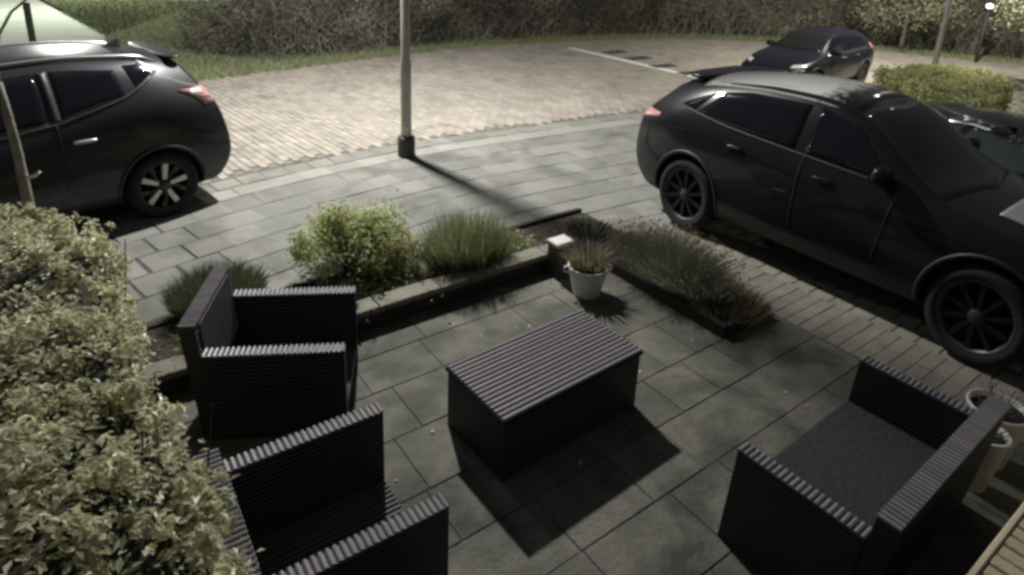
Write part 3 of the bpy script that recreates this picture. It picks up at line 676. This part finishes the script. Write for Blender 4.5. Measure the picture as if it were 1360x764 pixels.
def armchair(name, label, cat, loc, rz, Wd, D, group, arm_h=.57, back_h=.71, flare=.0, seat_strands=True, sz=.15, lip=.0):
    t = thing(name, label, cat, loc, rz, group); aw = .068; x0, x1 = -D / 2, D / 2; bt = .085
    for s in (1, -1):
        y = s * (Wd / 2 - aw / 2); mb = MB(); h = aw / 2; fl = flare
        prism(mb, [(x0 + bt + .002, y - h, 0), (x1 + fl, y - h, 0), (x1 + fl, y + h, 0), (x0 + bt + .002, y + h, 0)],
              [(x0 + bt + .002 - .07 * arm_h / back_h, y - h, arm_h - .012), (x1, y - h, arm_h - .012), (x1, y + h, arm_h - .012), (x0 + bt + .002 - .07 * arm_h / back_h, y + h, arm_h - .012)])
        arm = mb.build('arm_rest', M['rattan'], t); k = 0; x = x0 + bt + .014 - .07 * arm_h / back_h
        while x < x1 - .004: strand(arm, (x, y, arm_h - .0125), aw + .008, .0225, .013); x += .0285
    mb = MB(); lean = .07
    prism(mb, [(x0, -Wd / 2 + .01, 0), (x0 + bt, -Wd / 2 + .01, 0), (x0 + bt, Wd / 2 - .01, 0), (x0, Wd / 2 - .01, 0)],
          [(x0 - lean, -Wd / 2 + .01, back_h - .012), (x0 + bt - lean, -Wd / 2 + .01, back_h - .012), (x0 + bt - lean, Wd / 2 - .01, back_h - .012), (x0 - lean, Wd / 2 - .01, back_h - .012)])
    bk = mb.build('backrest', M['rattan'], t); y = -Wd / 2 + .025
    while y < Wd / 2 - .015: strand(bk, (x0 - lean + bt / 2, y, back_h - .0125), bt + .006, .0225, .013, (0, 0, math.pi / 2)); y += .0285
    sl_ = math.atan2(lean, back_h)   # upright strands on the inner face of the back
    y = -Wd / 2 + aw + .02; hh = back_h - .34
    while y < Wd / 2 - aw - .01:
        zc = .33 + hh / 2; xx = x0 + bt - lean * zc / back_h + .001
        o = strand(bk, (xx, y, zc), hh - .03, .02, .007); o.rotation_euler = Matrix(((0, -math.sin(sl_), math.cos(sl_)), (1, 0, 0), (0, math.cos(sl_), math.sin(sl_)))).to_euler(); y += .0265
    x1 += lip; seat = MB().box(((x0 + bt + x1) / 2, 0, sz / 2 + .04), (x1 - x0 - bt - .01, Wd - 2 * aw - .006, sz - .08)).build('seat', M['rattan'], t)
    if seat_strands:
        y = -Wd / 2 + aw + .02
        while y < Wd / 2 - aw - .01: strand(seat, ((x0 + bt + x1) / 2, y, sz - .001), x1 - x0 - bt - .012, .0225, .011, (0, 0, math.pi / 2), strand_shaded); y += .0285
    else:
        MB().box(((x0 + bt + x1) / 2, 0, sz + .012), (x1 - x0 - bt - .012, Wd - 2 * aw - .012, .03), bev=.012).build('seat_cushion', M['strand_soft'], t)
    for a in (x0 + .04, x1 - lip - .04):
        for s in (1, -1): MB().box((a, s * (Wd / 2 - .04), .012), (.05, .05, .024)).build('foot', M['black_plastic'], t)
    return t
G1 = 'rattan seats round the coffee table'
armchair('rattan_armchair', 'dark rattan armchair nearest the flower bed, beside the grassy bush', 'armchair', (-1.32, 3.42, 0), R(8), .70, .80, G1, back_h=.75)
armchair('rattan_armchair', 'dark rattan armchair in front of the hedge, half hidden by leaves', 'armchair', (-.705, 2.20, 0), R(35), .73, .76, G1, back_h=.66, sz=.15, lip=.0)
armchair('rattan_sofa', 'dark two-seat rattan sofa facing the coffee table from the right', 'sofa', (1.83, 2.65, 0), R(128), 1.27, .62, G1, seat_strands=False, back_h=.70, flare=.03, sz=.255, lip=.03)
tb = thing('rattan_table', 'rectangular dark rattan coffee table with a ribbed top', 'coffee table', (.285, 3.345, 0), R(38.4))
MB().box((0, 0, .2), (1.06, .54, .40)).build('table_body', M['rattan'], tb)
top = MB().box((0, 0, .4005), (1.085, .565, .022), bev=.006).build('table_top', M['gap'], tb)
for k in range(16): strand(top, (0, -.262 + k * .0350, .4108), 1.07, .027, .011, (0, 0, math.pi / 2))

# ------------------------------------------------------------------ cars
def car_body(sp):
    L, W, zb = sp['L'], sp['W'], sp.get('zb', .2)
    ss = [0, .008, .03, .06, .1] + [.14 + .043 * i for i in range(18)] + [.91, .94, .97, .992, 1.]
    vs, fs = [], []; rings = []
    for s in ss:
        u0 = s * L; zt = smoothtab(sp['top'], u0); zbe = smoothtab(sp['belt'], u0); wr = smoothtab(sp['roofw'], u0)
        k = sp.get('crown', .055); ze = max(zt - k, zbe + .012)
        lv = [(0, zb + .02), (.78, zb), (.945, zb + .05), (1.0, .44), (.995, .66), (.975, zbe - .12), (.915, zbe), (None, ze), (None, zt - .012), (0, zt)]
        r_ = []
        for j, (fv, z) in enumerate(lv):
            if u0 > L * .78 or u0 < L * .03: z = min(z, zt - .001 * (9 - j))
            a, b = interp(sp['xr'], z), interp(sp['xf'], z); u = a + s * (L - a - b)
            v = (wr if j == 7 else wr * .55) if fv is None else fv * W
            tr = min(1, u0 / .7); tf = min(1, (L - u0) / .85)
            v *= (1 - sp.get('pr', .12) * (1 - tr) ** 2) * (1 - sp.get('pf', .2) * (1 - tf) ** 2)
            r_.append((u - sp['ro'], v, z))
        rings.append(r_)
    idx = []
    for r_ in rings:
        row_ = []
        for j, (u, v, z) in enumerate(r_): vs.append((u, v, z)); row_.append(len(vs) - 1)
        for j in range(8, 0, -1): u, v, z = r_[j]; vs.append((u, -v, z)); row_.append(len(vs) - 1)
        idx.append(row_)
    n = len(idx[0])
    for a, b in zip(idx, idx[1:]):
        for j in range(n): fs.append((a[j], a[(j + 1) % n], b[(j + 1) % n], b[j]))
    for row_, sg in ((idx[0], -1), (idx[-1], 1)):
        ctr = {1: row_[0], 8: row_[9]}
        for j in range(2, 8):
            x = vs[row_[j]][0]; vs.append((x + sg * .05, 0, vs[row_[j]][2])); ctr[j] = len(vs) - 1
        for j in range(1, 8):
            l0, l1, r0, r1 = row_[j], row_[j + 1], row_[n - j], row_[n - j - 1]
            for q in ((l0, l1, ctr[j + 1], ctr[j]), (ctr[j], ctr[j + 1], r1, r0)): fs.append(q if sg < 0 else q[::-1])
    me = bpy.data.meshes.new('body'); me.from_pydata(vs, [], fs); me.update()
    bm = bmesh.new(); bm.from_mesh(me); bmesh.ops.recalc_face_normals(bm, faces=bm.faces[:]); bm.to_mesh(me); bm.free()
    me.materials.append(sp['paint']); me.materials.append(M['black_plastic'])
    o = bpy.data.objects.new('tmp', me); COL.objects.link(o)
    m = o.modifiers.new('s', 'SUBSURF'); m.levels = 2; m.render_levels = 2
    cut = MB(); rw = sp['rw'] * 1.13
    for x in (0, sp['wb']):
        for s in (1, -1):
            pr = [(0, -.2), (rw, -.2), (rw, .2), (0, .2)]
            c = MB().lathe(pr[1:3], (x, s * W * .94, sp['rw'] * 1.0), 36, axis='y'); k = 36
            c.f += [tuple(range(k)), tuple(range(k, 2 * k))[::-1]]; cut.add(c.v, c.f)
    cm = cut.mesh('cut', M['black_plastic']); bm = bmesh.new(); bm.from_mesh(cm); bmesh.ops.recalc_face_normals(bm, faces=bm.faces[:]); bm.to_mesh(cm); bm.free()
    co = bpy.data.objects.new('tmpc', cm); COL.objects.link(co)
    bo = o.modifiers.new('b', 'BOOLEAN'); bo.object = co; bo.operation = 'DIFFERENCE'; bo.solver = 'EXACT'
    try: bo.material_mode = 'TRANSFER'
    except Exception: pass
    bpy.context.view_layer.update(); dg = bpy.context.evaluated_depsgraph_get()
    res = bpy.data.meshes.new_from_object(o.evaluated_get(dg)); bpy.data.objects.remove(o); bpy.data.objects.remove(co)
    res.name = 'body'
    for p in res.polygons:
        p.use_smooth = p.material_index == 0
        if p.center.z < sp.get('clad', .34): p.material_index = 1
    res.set_sharp_from_angle(angle=R(38))
    return res
class Caster:
    def __init__(s, me): s.t = BVHTree.FromPolygons([v.co for v in me.vertices], [tuple(p.vertices) for p in me.polygons])
    def hit(s, o, d): r_ = s.t.ray_cast(Vector(o), Vector(d)); return (r_[0], r_[1]) if r_[0] else (None, None)
def resamp(pl, n):
    P = [Vector(p) for p in pl]; d = [0.]
    for a, b in zip(P, P[1:]): d.append(d[-1] + (b - a).length)
    out_ = []
    for k in range(n + 1):
        t = d[-1] * k / n
        for i in range(len(P) - 1):
            if t <= d[i + 1] + 1e-9: out_.append(P[i].lerp(P[i + 1], (t - d[i]) / max(d[i + 1] - d[i], 1e-9))); break
    return out_
def patch(cs, lower, upper, mode, side, m, name, parent, n=14, k=6, off=.006, label=None):
    lo, up = resamp(lower, n), resamp(upper, n); grid = []
    for j in range(k + 1):
        for i in range(n + 1):
            p = lo[i].lerp(up[i], j / k)
            if mode == 'side': o, d = (p.x, side * 3, p.y), (0, -side, 0)
            elif mode == 'end': o, d = (side * 8, p.x, p.y), (-side, 0, 0)
            else: o, d = (p.x, p.y, 4), (0, 0, -1)
            h, nr = cs.hit(o, d)
            if h is None: grid.append(None); continue
            if nr.dot(Vector(d)) > 0: nr = -nr
            grid.append((h, nr))
    if any(g is None for g in grid):
        ok = [g for g in grid if g]
        if not ok: return None
        grid = [g or ok[0] for g in grid]
    vs = [g[0] + g[1] * off for g in grid] + [g[0] - g[1] * .01 for g in grid]; w_ = n + 1; T = len(grid); fs = []
    for j in range(k):
        for i in range(n): a = j * w_ + i; fs.append((a, a + 1, a + w_ + 1, a + w_))
    bd = [i for i in range(n + 1)] + [j * w_ + n for j in range(1, k + 1)] + [k * w_ + i for i in range(n - 1, -1, -1)] + [j * w_ for j in range(k - 1, 0, -1)]
    for a, b in zip(bd, bd[1:] + bd[:1]): fs.append((b, a, T + a, T + b))
    mb = MB(); mb.add(vs, fs); o = mb.build(name, m, parent, label=label)
    bm = bmesh.new(); bm.from_mesh(o.data); bmesh.ops.recalc_face_normals(bm, faces=bm.faces[:]); bm.to_mesh(o.data); bm.free()
    for q in o.data.polygons[:n * k]: q.use_smooth = True
    return o
def strip(cs, line, wd, mode, side, m, name, parent, off=.008, n=16):
    P = [Vector(p) for p in line]; lo, up = [], []
    for i, p in enumerate(P):
        d = (P[min(i + 1, len(P) - 1)] - P[max(i - 1, 0)]).normalized(); q = Vector((-d.y, d.x)) * wd / 2; lo.append(p - q); up.append(p + q)
    return patch(cs, lo, up, mode, side, m, name, parent, n, 1, off)
def wheel(parent, x, y, rw, rr, style):
    s = 1 if y > 0 else -1; wd = .235
    w_ = MB().lathe([(0, -.02), (rr * .55, -.02), (rr * .55, .02), (0, .02)], (0, -s * .03, 0), 24, 'y').build('wheel', M['rim_dark'], parent); w_.location = (x, y - s * wd / 2, rw)
    ty = MB().lathe([(rr, -wd / 2 + .015), (rr + .012, -wd / 2), (rw - .04, -wd / 2), (rw - .012, -wd / 2 + .025), (rw, -wd / 2 + .05), (rw, wd / 2 - .05), (rw - .012, wd / 2 - .025), (rw - .04, wd / 2), (rr + .012, wd / 2), (rr, wd / 2 - .015)], n=40, axis='y')
    ty.build('tyre', M['tyre'], w_, True)
    rim = MB().lathe([(rr + .004, s * (wd / 2 - .008)), (rr - .012, s * (wd / 2 - .006)), (rr - .03, s * (wd / 2 - .04)), (rr - .05, -s * .06), (0, -s * .065)], n=40, axis='y')
    r_o = rim.build('rim', M['rim_lip'] if style != 'split' else M['rim_dark'], w_, True)
    yo = s * (wd / 2 - .03)
    def spoke(a, r0, r1, w0, w1, m, da=0., th=.03):
        d = Vector((math.cos(a), 0, math.sin(a))); e = Vector((-math.sin(a), 0, math.cos(a))); d2 = Vector((math.cos(a + da), 0, math.sin(a + da)))
        q = [d * r0 - e * w0 / 2, d * r0 + e * w0 / 2, d2 * r1 + e * w1 / 2, d2 * r1 - e * w1 / 2]
        mb = MB(); prism(mb, [p + Vector((0, yo - s * th, 0)) for p in q], [p + Vector((0, yo + s * .004, 0)) for p in q])
        o = mb.build('spoke', m, w_); bm = bmesh.new(); bm.from_mesh(o.data); bmesh.ops.recalc_face_normals(bm, faces=bm.faces[:]); bm.to_mesh(o.data); bm.free()
    if style == 'split':
        for k in range(5):
            a = R(98 + 72 * k); spoke(a, .06, rr - .010, .038, .054, M['rim_bright'])
            spoke(a + R(36), rr * .62, rr - .02, .02, .03, M['rim_lip'], .0, .02); spoke(a + R(20), .07, rr - .02, .03, .022, M['rim_dark'], R(10), .02)
    else:
        for k in range(10): spoke(R(12 + 36 * k), .05, rr - .02, .032, .04, M['rim_dark'], R(6))
    MB().lathe([(0, s * .012), (.05, s * .01), (.065, -s * .02)], (0, yo, 0), 16, 'y').build('hub_cap', M['rim_lip'], w_, True)

def build_car(sp):
    t = thing(sp['name'], sp['label'], 'car', sp['loc'], sp['yaw'], 'parked dark cars')
    t.scale = sp.get('scale', (1, 1, 1))
    me = car_body(sp); b = ob('body', me, t); cs = Caster(me); L, ro, W = sp['L'], sp['ro'], sp['W']
    for x in (0, sp['wb']):
        for s in (1, -1): wheel(t, x, s * (W - .012), sp['rw'], sp['rr'], sp['rim'])
    for x in (0, sp['wb']):
        for s in (1, -1):
            q = []; r_ = sp['rw'] * 1.13 + .022
            for k in range(-1, 22):
                a = math.pi * k / 20; h, nr = cs.hit((x + r_ * math.cos(a), s * 3, sp['rw'] + r_ * math.sin(a)), (0, -s, 0))
                if h and abs(h.y) > W * .75: q.append((h.x, h.y, h.z))
            if len(q) > 4: MB().tube(q, .019, 6).build('arch_trim', M['black_plastic'], t, True)
    for s in (1, -1):
        for lo, up, mt in sp['side_glass']: patch(cs, lo, up, 'side', s, mt, 'window', t)
        for ln, wd, mt, nm in sp.get('side_trim', []): strip(cs, ln, wd, 'side', s, mt, nm, t)
        for u, z in sp['handles']:
            h, nr = cs.hit((u, s * 3, z), (0, -s, 0))
            if h: MB().ell((h.x, h.y + s * .016, h.z), (.2, .04, .032), .7).build('door_handle', sp.get('handle_mat', sp['paint']), t, True)
        ux, z = sp['mirror']; h, nr = cs.hit((ux, s * 3, z), (0, -s, 0))
        if h:
            mo = MB().ell((ux, h.y + s * .13, z + .03), (.13, .25, .16), .7).build('wing_mirror', sp['paint'], t, True)
            MB().box((ux - .058, h.y + s * .13, z + .03), (.02, .2, .12)).build('mirror_glass', M['glass2'], mo)
            MB().tube([(ux, h.y - s * .02, z - .03), (ux, h.y + s * .06, z)], .025, 6).build('mirror_arm', M['black_plastic'], mo)
        lo, up = sp['tail_side']; patch(cs, lo, up, 'side', s, M['red_lens'], 'tail_light', t, 8, 4, .009)
        if 'tail_clear' in sp: patch(cs, *sp['tail_clear'], 'side', s, M['clear_lens'], 'reversing_light', t, 6, 3, .013)
        lo, up = sp['tail_end']; patch(cs, [(s * a, z_) for a, z_ in lo], [(s * a, z_) for a, z_ in up], 'end', -1, M['red_lens'], 'tail_light', t, 8, 4, .009)
        lo, up = sp['head']; patch(cs, [(s * a, z_) for a, z_ in lo], [(s * a, z_) for a, z_ in up], 'end', 1, M['clear_lens'], 'headlight', t, 8, 4, .009)
    patch(cs, *sp['screen'], 'top', 1, M['glass2'], 'windscreen', t, 12, 12, .006)
    patch(cs, *sp['rear_glass'], 'end', -1, M['glass'], 'rear_window', t, 12, 8, .006)
    patch(cs, *sp['grille'], 'end', 1, M['black_plastic'], 'grille', t, 10, 4, .008)
    patch(cs, [(-.26, sp['plz']), (.26, sp['plz'])], [(-.26, sp['plz'] + .11), (.26, sp['plz'] + .11)], 'end', -1, M['plate'], 'number_plate', t, 6, 2, .012)
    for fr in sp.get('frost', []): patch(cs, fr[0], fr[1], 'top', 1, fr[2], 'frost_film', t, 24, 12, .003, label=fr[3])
    return t, cs

def P2(*a): return list(a)
# grey SUV on the left
t, cs = build_car(dict(name='parked_suv', label='dark grey SUV with roof rails and bright five-spoke wheels parked at the left', loc=(-4.03, 6.55, 0), yaw=R(228.74), L=4.30, W=.905, ro=.78, wb=2.646, rw=.34, rr=.242, zb=.19, clad=.36, rim='split', paint=M['paint_grey'],
    top=[(0, 1.53), (.35, 1.60), (1.2, 1.65), (2.0, 1.62), (2.45, 1.52), (2.75, 1.42), (3.3, 1.09), (3.55, 1.03), (4.0, .95), (4.2, .86), (4.3, .72)],
    belt=[(0, 1.14), (.5, 1.22), (1.0, 1.2), (1.5, 1.12), (2.0, 1.06), (3.0, .98), (3.4, .96), (3.9, .86), (4.3, .64)],
    roofw=[(0, .57), (.6, .60), (2.3, .60), (2.8, .66), (3.4, .76), (3.9, .70), (4.3, .62)],
    xr=[(.2, .22), (.35, .08), (.5, .0), (.72, .015), (.95, .06), (1.1, .14), (1.5, .40), (1.65, .46)], xf=[(.2, .25), (.4, .06), (.55, 0), (.7, .03), (.9, .2), (1.6, .2)],
    side_glass=[([(.21, 1.27), (.74, 1.13)], [(.24, 1.48), (.5, 1.51), (.74, 1.52)], M['glass']), ([(.85, 1.10), (1.95, 1.02)], [(.85, 1.52), (1.5, 1.46)], M['glass']), ([(-.08, 1.42), (.10, 1.33)], [(.0, 1.505), (.15, 1.51)], M['glass'])],
    side_trim=[([(-.13, 1.435), (.02, 1.345), (.21, 1.25), (.76, 1.105), (1.3, 1.04), (2.0, .99)], .018, M['rim_lip'], 'window_trim'), ([(-.13, 1.435), (-.07, 1.48), (.0, 1.53)], .018, M['satin'], 'window_trim'), ([(.79, 1.12), (.80, 1.52)], .07, M['rim_lip'], 'door_pillar'), ([(.8, .5), (.8, 1.1)], .007, M['black_plastic'], 'shut_line')],
    handles=[(.62, .93), (1.65, .90)], handle_mat=M['satin'], mirror=(2.25, 1.03),
    tail_side=([(-.70, 1.08), (-.40, 1.17)], [(-.60, 1.25), (-.38, 1.235)]), tail_clear=([(-.52, 1.17), (-.38, 1.185)], [(-.50, 1.225), (-.37, 1.22)]), tail_end=([(.42, 1.10), (.80, 1.07)], [(.42, 1.2), (.76, 1.24)]),
    head=([(.45, .72), (.80, .74)], [(.45, .82), (.76, .86)]), screen=([(2.50, -.70), (2.62, 0), (2.50, .70)], [(1.78, -.56), (1.86, 0), (1.78, .56)]), rear_glass=([(-.62, 1.12), (.62, 1.12)], [(-.5, 1.43), (.5, 1.43)]),
    grille=([(-.4, .55), (.4, .55)], [(-.4, .72), (.4, .72)]), plz=.78))
for s in (1, -1):
    pts = []
    for k in range(15):
        u = -.18 + 1.95 * k / 14; h, nr = cs.hit((u, s * .50, 4), (0, 0, -1)); z = h.z + (.03 if 0 < k < 14 else -.005); pts.append((u, s * .50, z))
    MB().tube(pts, .016, 8).build('roof_rail', M['satin'], t, True)
h, nr = cs.hit((.05, 0, 4), (0, 0, -1)); MB().add([(-.09, -.03, 0), (-.09, .03, 0), (.11, 0, 0), (-.07, 0, .085), (-.11, 0, .075)], [(0, 2, 3), (2, 1, 3), (0, 3, 4), (3, 1, 4), (0, 4, 1), (0, 1, 2)]).build('roof_aerial', M['black_plastic'], t).location = (h.x, 0, h.z - .008)
h, nr = cs.hit((-.30, 0, 4), (0, 0, -1)); MB().ell((-.36, 0, h.z - .012), (.22, 1.10, .04), .5, 20).build('spoiler', M['paint_grey'], t, True)

# black SUV on the right
FX = dict(name='parked_suv', label='large glossy black SUV with black ten-spoke wheels and a frosted roof on the right', loc=(2.437, 6.65, 0), yaw=R(-54.2), scale=(.915, .84, 1.03), L=4.62, W=.96, ro=.90, wb=2.874, rw=.37, rr=.27, zb=.22, clad=.36, rim='ten', paint=M['paint_black'], pf=.24, crown=.06,
    top=[(0, 1.46), (.3, 1.53), (1.2, 1.62), (1.9, 1.63), (2.4, 1.56), (2.75, 1.45), (3.3, 1.14), (3.55, 1.09), (4.1, 1.02), (4.45, .92), (4.62, .76)],
    belt=[(0, 1.10), (.5, 1.16), (1.1, 1.13), (2.0, 1.08), (3.0, 1.05), (3.5, 1.02), (4.1, .95), (4.62, .7)],
    roofw=[(0, .58), (.5, .61), (2.1, .64), (2.7, .68), (3.3, .80), (4.0, .76), (4.62, .66)],
    xr=[(.25, .25), (.4, .1), (.55, .02), (.7, 0), (.9, .03), (1.05, .07), (1.2, .2), (1.5, .55), (1.65, .62)], xf=[(.22, .25), (.4, .06), (.55, 0), (.75, .03), (1.0, .2), (1.6, .2)],
    side_glass=[([(-.02, 1.20), (.35, 1.17), (1.14, 1.13)], [(.2, 1.42), (.5, 1.47), (1.14, 1.49)], M['glass']), ([(1.25, 1.125), (2.03, 1.09)], [(1.24, 1.49), (1.62, 1.42)], M['glass']), ([(-.28, 1.235), (-.08, 1.205)], [(-.1, 1.32), (.1, 1.40)], M['glass'])],
    side_trim=[([(-.3, 1.225), (.35, 1.15), (1.0, 1.115), (2.0, 1.07)], .014, M['black_plastic'], 'window_trim'), ([(1.26, .5), (1.26, 1.12)], .008, M['black_plastic'], 'shut_line'), ([(2.05, .5), (2.12, 1.05)], .008, M['black_plastic'], 'shut_line')],
    handles=[(.55, 1.0), (1.5, .97)], mirror=(2.0, 1.12),
    tail_side=([(-.80, 1.0), (-.5, 1.06)], [(-.76, 1.10), (-.5, 1.09)]), tail_end=([(.40, 1.02), (.82, 1.0)], [(.40, 1.08), (.80, 1.10)]),
    head=([(.48, .80), (.84, .82)], [(.48, .90), (.80, .93)]), screen=([(2.42, -.76), (2.56, 0), (2.42, .76)], [(1.58, -.58), (1.68, 0), (1.58, .58)]), rear_glass=([(-.62, 1.18), (.62, 1.18)], [(-.5, 1.41), (.5, 1.41)]),
    grille=([(-.42, .52), (.42, .52)], [(-.42, .8), (.42, .8)]), plz=.80,
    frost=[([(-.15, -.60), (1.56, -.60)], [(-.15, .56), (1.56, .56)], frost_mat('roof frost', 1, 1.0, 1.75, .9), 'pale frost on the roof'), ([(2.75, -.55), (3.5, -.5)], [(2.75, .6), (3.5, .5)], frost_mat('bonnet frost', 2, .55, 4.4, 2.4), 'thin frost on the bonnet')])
t, cs = build_car(FX)
h, nr = cs.hit((-.2, 0, 4), (0, 0, -1)); MB().ell((-.29, 0, h.z - .012), (.34, 1.15, .06), .5, 20).build('spoiler', M['paint_black'], t, True)

# far hatchback and low coupe
HB = dict(name='parked_hatchback', label='dark blue hatchback parked on the far side of the road beyond the frosted SUV', loc=(7.25, 14.7, 0), yaw=R(219), scale=(.83, .83, .83), L=4.05, W=.87, ro=.68, wb=2.52, rw=.31, rr=.21, zb=.19, clad=.28, rim='ten', paint=M['paint_navy'],
    top=[(0, 1.36), (.3, 1.42), (1.1, 1.46), (1.7, 1.45), (2.1, 1.38), (2.5, 1.22), (2.95, 1.0), (3.2, .95), (3.7, .86), (3.95, .76), (4.05, .66)],
    belt=[(0, .98), (.5, 1.0), (1.0, .97), (2.0, .93), (2.9, .90), (3.3, .87), (3.7, .79), (4.05, .6)], roofw=[(0, .54), (.5, .56), (2.0, .57), (2.5, .62), (3.0, .70), (3.6, .66), (4.05, .58)],
    xr=[(.2, .2), (.35, .06), (.5, 0), (.72, .02), (.95, .06), (1.1, .16), (1.4, .35)], xf=[(.2, .2), (.4, .05), (.5, 0), (.65, .03), (.85, .18), (1.6, .18)],
    side_glass=[([(-.22, 1.03), (.98, .97)], [(.1, 1.28), (.98, 1.34)], M['glass']), ([(1.06, .965), (2.0, .94)], [(1.06, 1.34), (1.5, 1.27)], M['glass'])],
    side_trim=[([(-.2, 1.0), (1.0, .95), (2.0, .92)], .03, M['chrome'], 'window_trim')], handles=[(.5, .86), (1.2, .84)], handle_mat=M['chrome'], mirror=(1.75, .96),
    tail_side=([(-.6, .92), (-.35, .95)], [(-.55, 1.08), (-.35, 1.06)]), tail_end=([(.45, .92), (.72, .92)], [(.45, 1.05), (.70, 1.07)]), head=([(.52, .68), (.74, .70)], [(.52, .74), (.72, .77)]),
    screen=([(2.08, -.64), (2.2, 0), (2.08, .64)], [(1.36, -.5), (1.46, 0), (1.36, .5)]), rear_glass=([(-.55, 1.05), (.55, 1.05)], [(-.45, 1.3), (.45, 1.3)]), grille=([(-.4, .5), (.4, .5)], [(-.4, .62), (.4, .62)]), plz=.7)
build_car(HB)
fw = Vector((math.cos(FX['yaw']), math.sin(FX['yaw']), 0)); inn = Vector((-fw.y, fw.x, 0)); pc = Vector((1.83, 6.452, 0)) + fw * 1.75 + inn * 2.62
CP = dict(name='parked_coupe', label='low black car with a bright highlight along its roof edge at the right, beyond the frosted SUV', loc=(4.85, 7.6, 0), yaw=R(-68), scale=(1, 1, .93), L=4.4, W=.9, ro=.85, wb=2.65, rw=.33, rr=.24, zb=.17, clad=.26, rim='ten', paint=M['paint_black2'],
    top=[(0, 1.05), (.5, 1.16), (1.0, 1.27), (1.6, 1.32), (2.0, 1.30), (2.4, 1.2), (3.05, .93), (3.3, .89), (3.9, .8), (4.25, .7), (4.4, .6)],
    belt=[(0, .90), (.6, .93), (1.0, .92), (2.0, .90), (3.0, .87), (3.4, .83), (3.9, .74), (4.4, .56)], roofw=[(0, .5), (.6, .52), (2.0, .55), (2.5, .6), (3.1, .72), (3.8, .68), (4.4, .58)],
    xr=[(.2, .2), (.35, .06), (.5, 0), (.72, .02), (.95, .06), (1.1, .1)], xf=[(.2, .2), (.4, .05), (.5, 0), (.65, .03), (.85, .18), (1.6, .18)],
    side_glass=[([(.15, .99), (.95, .95)], [(.45, 1.17), (.95, 1.23)], M['glass3']), ([(1.02, .945), (2.0, .91)], [(1.02, 1.23), (1.5, 1.16)], M['glass3'])],
    side_trim=[([(.1, 1.06), (.5, 1.205), (1.0, 1.262), (1.5, 1.20), (2.1, .93)], .045, M['chrome'], 'roof_highlight')], handles=[(1.2, .82)], mirror=(1.78, .92),  # chrome strip stands for the lit highlight on the roof edge
    tail_side=([(-.75, .82), (-.5, .84)], [(-.75, .92), (-.5, .9)]), tail_end=([(.4, .8), (.76, .8)], [(.4, .9), (.74, .9)]), head=([(.45, .6), (.78, .62)], [(.45, .69), (.74, .72)]),
    screen=([(2.15, -.66), (2.28, 0), (2.15, .66)], [(1.35, -.48), (1.45, 0), (1.35, .48)]), rear_glass=([(-.5, .98), (.5, .98)], [(-.45, 1.03), (.45, 1.03)]), grille=([(-.4, .42), (.4, .42)], [(-.4, .54), (.4, .54)]), plz=.6)
build_car(CP)
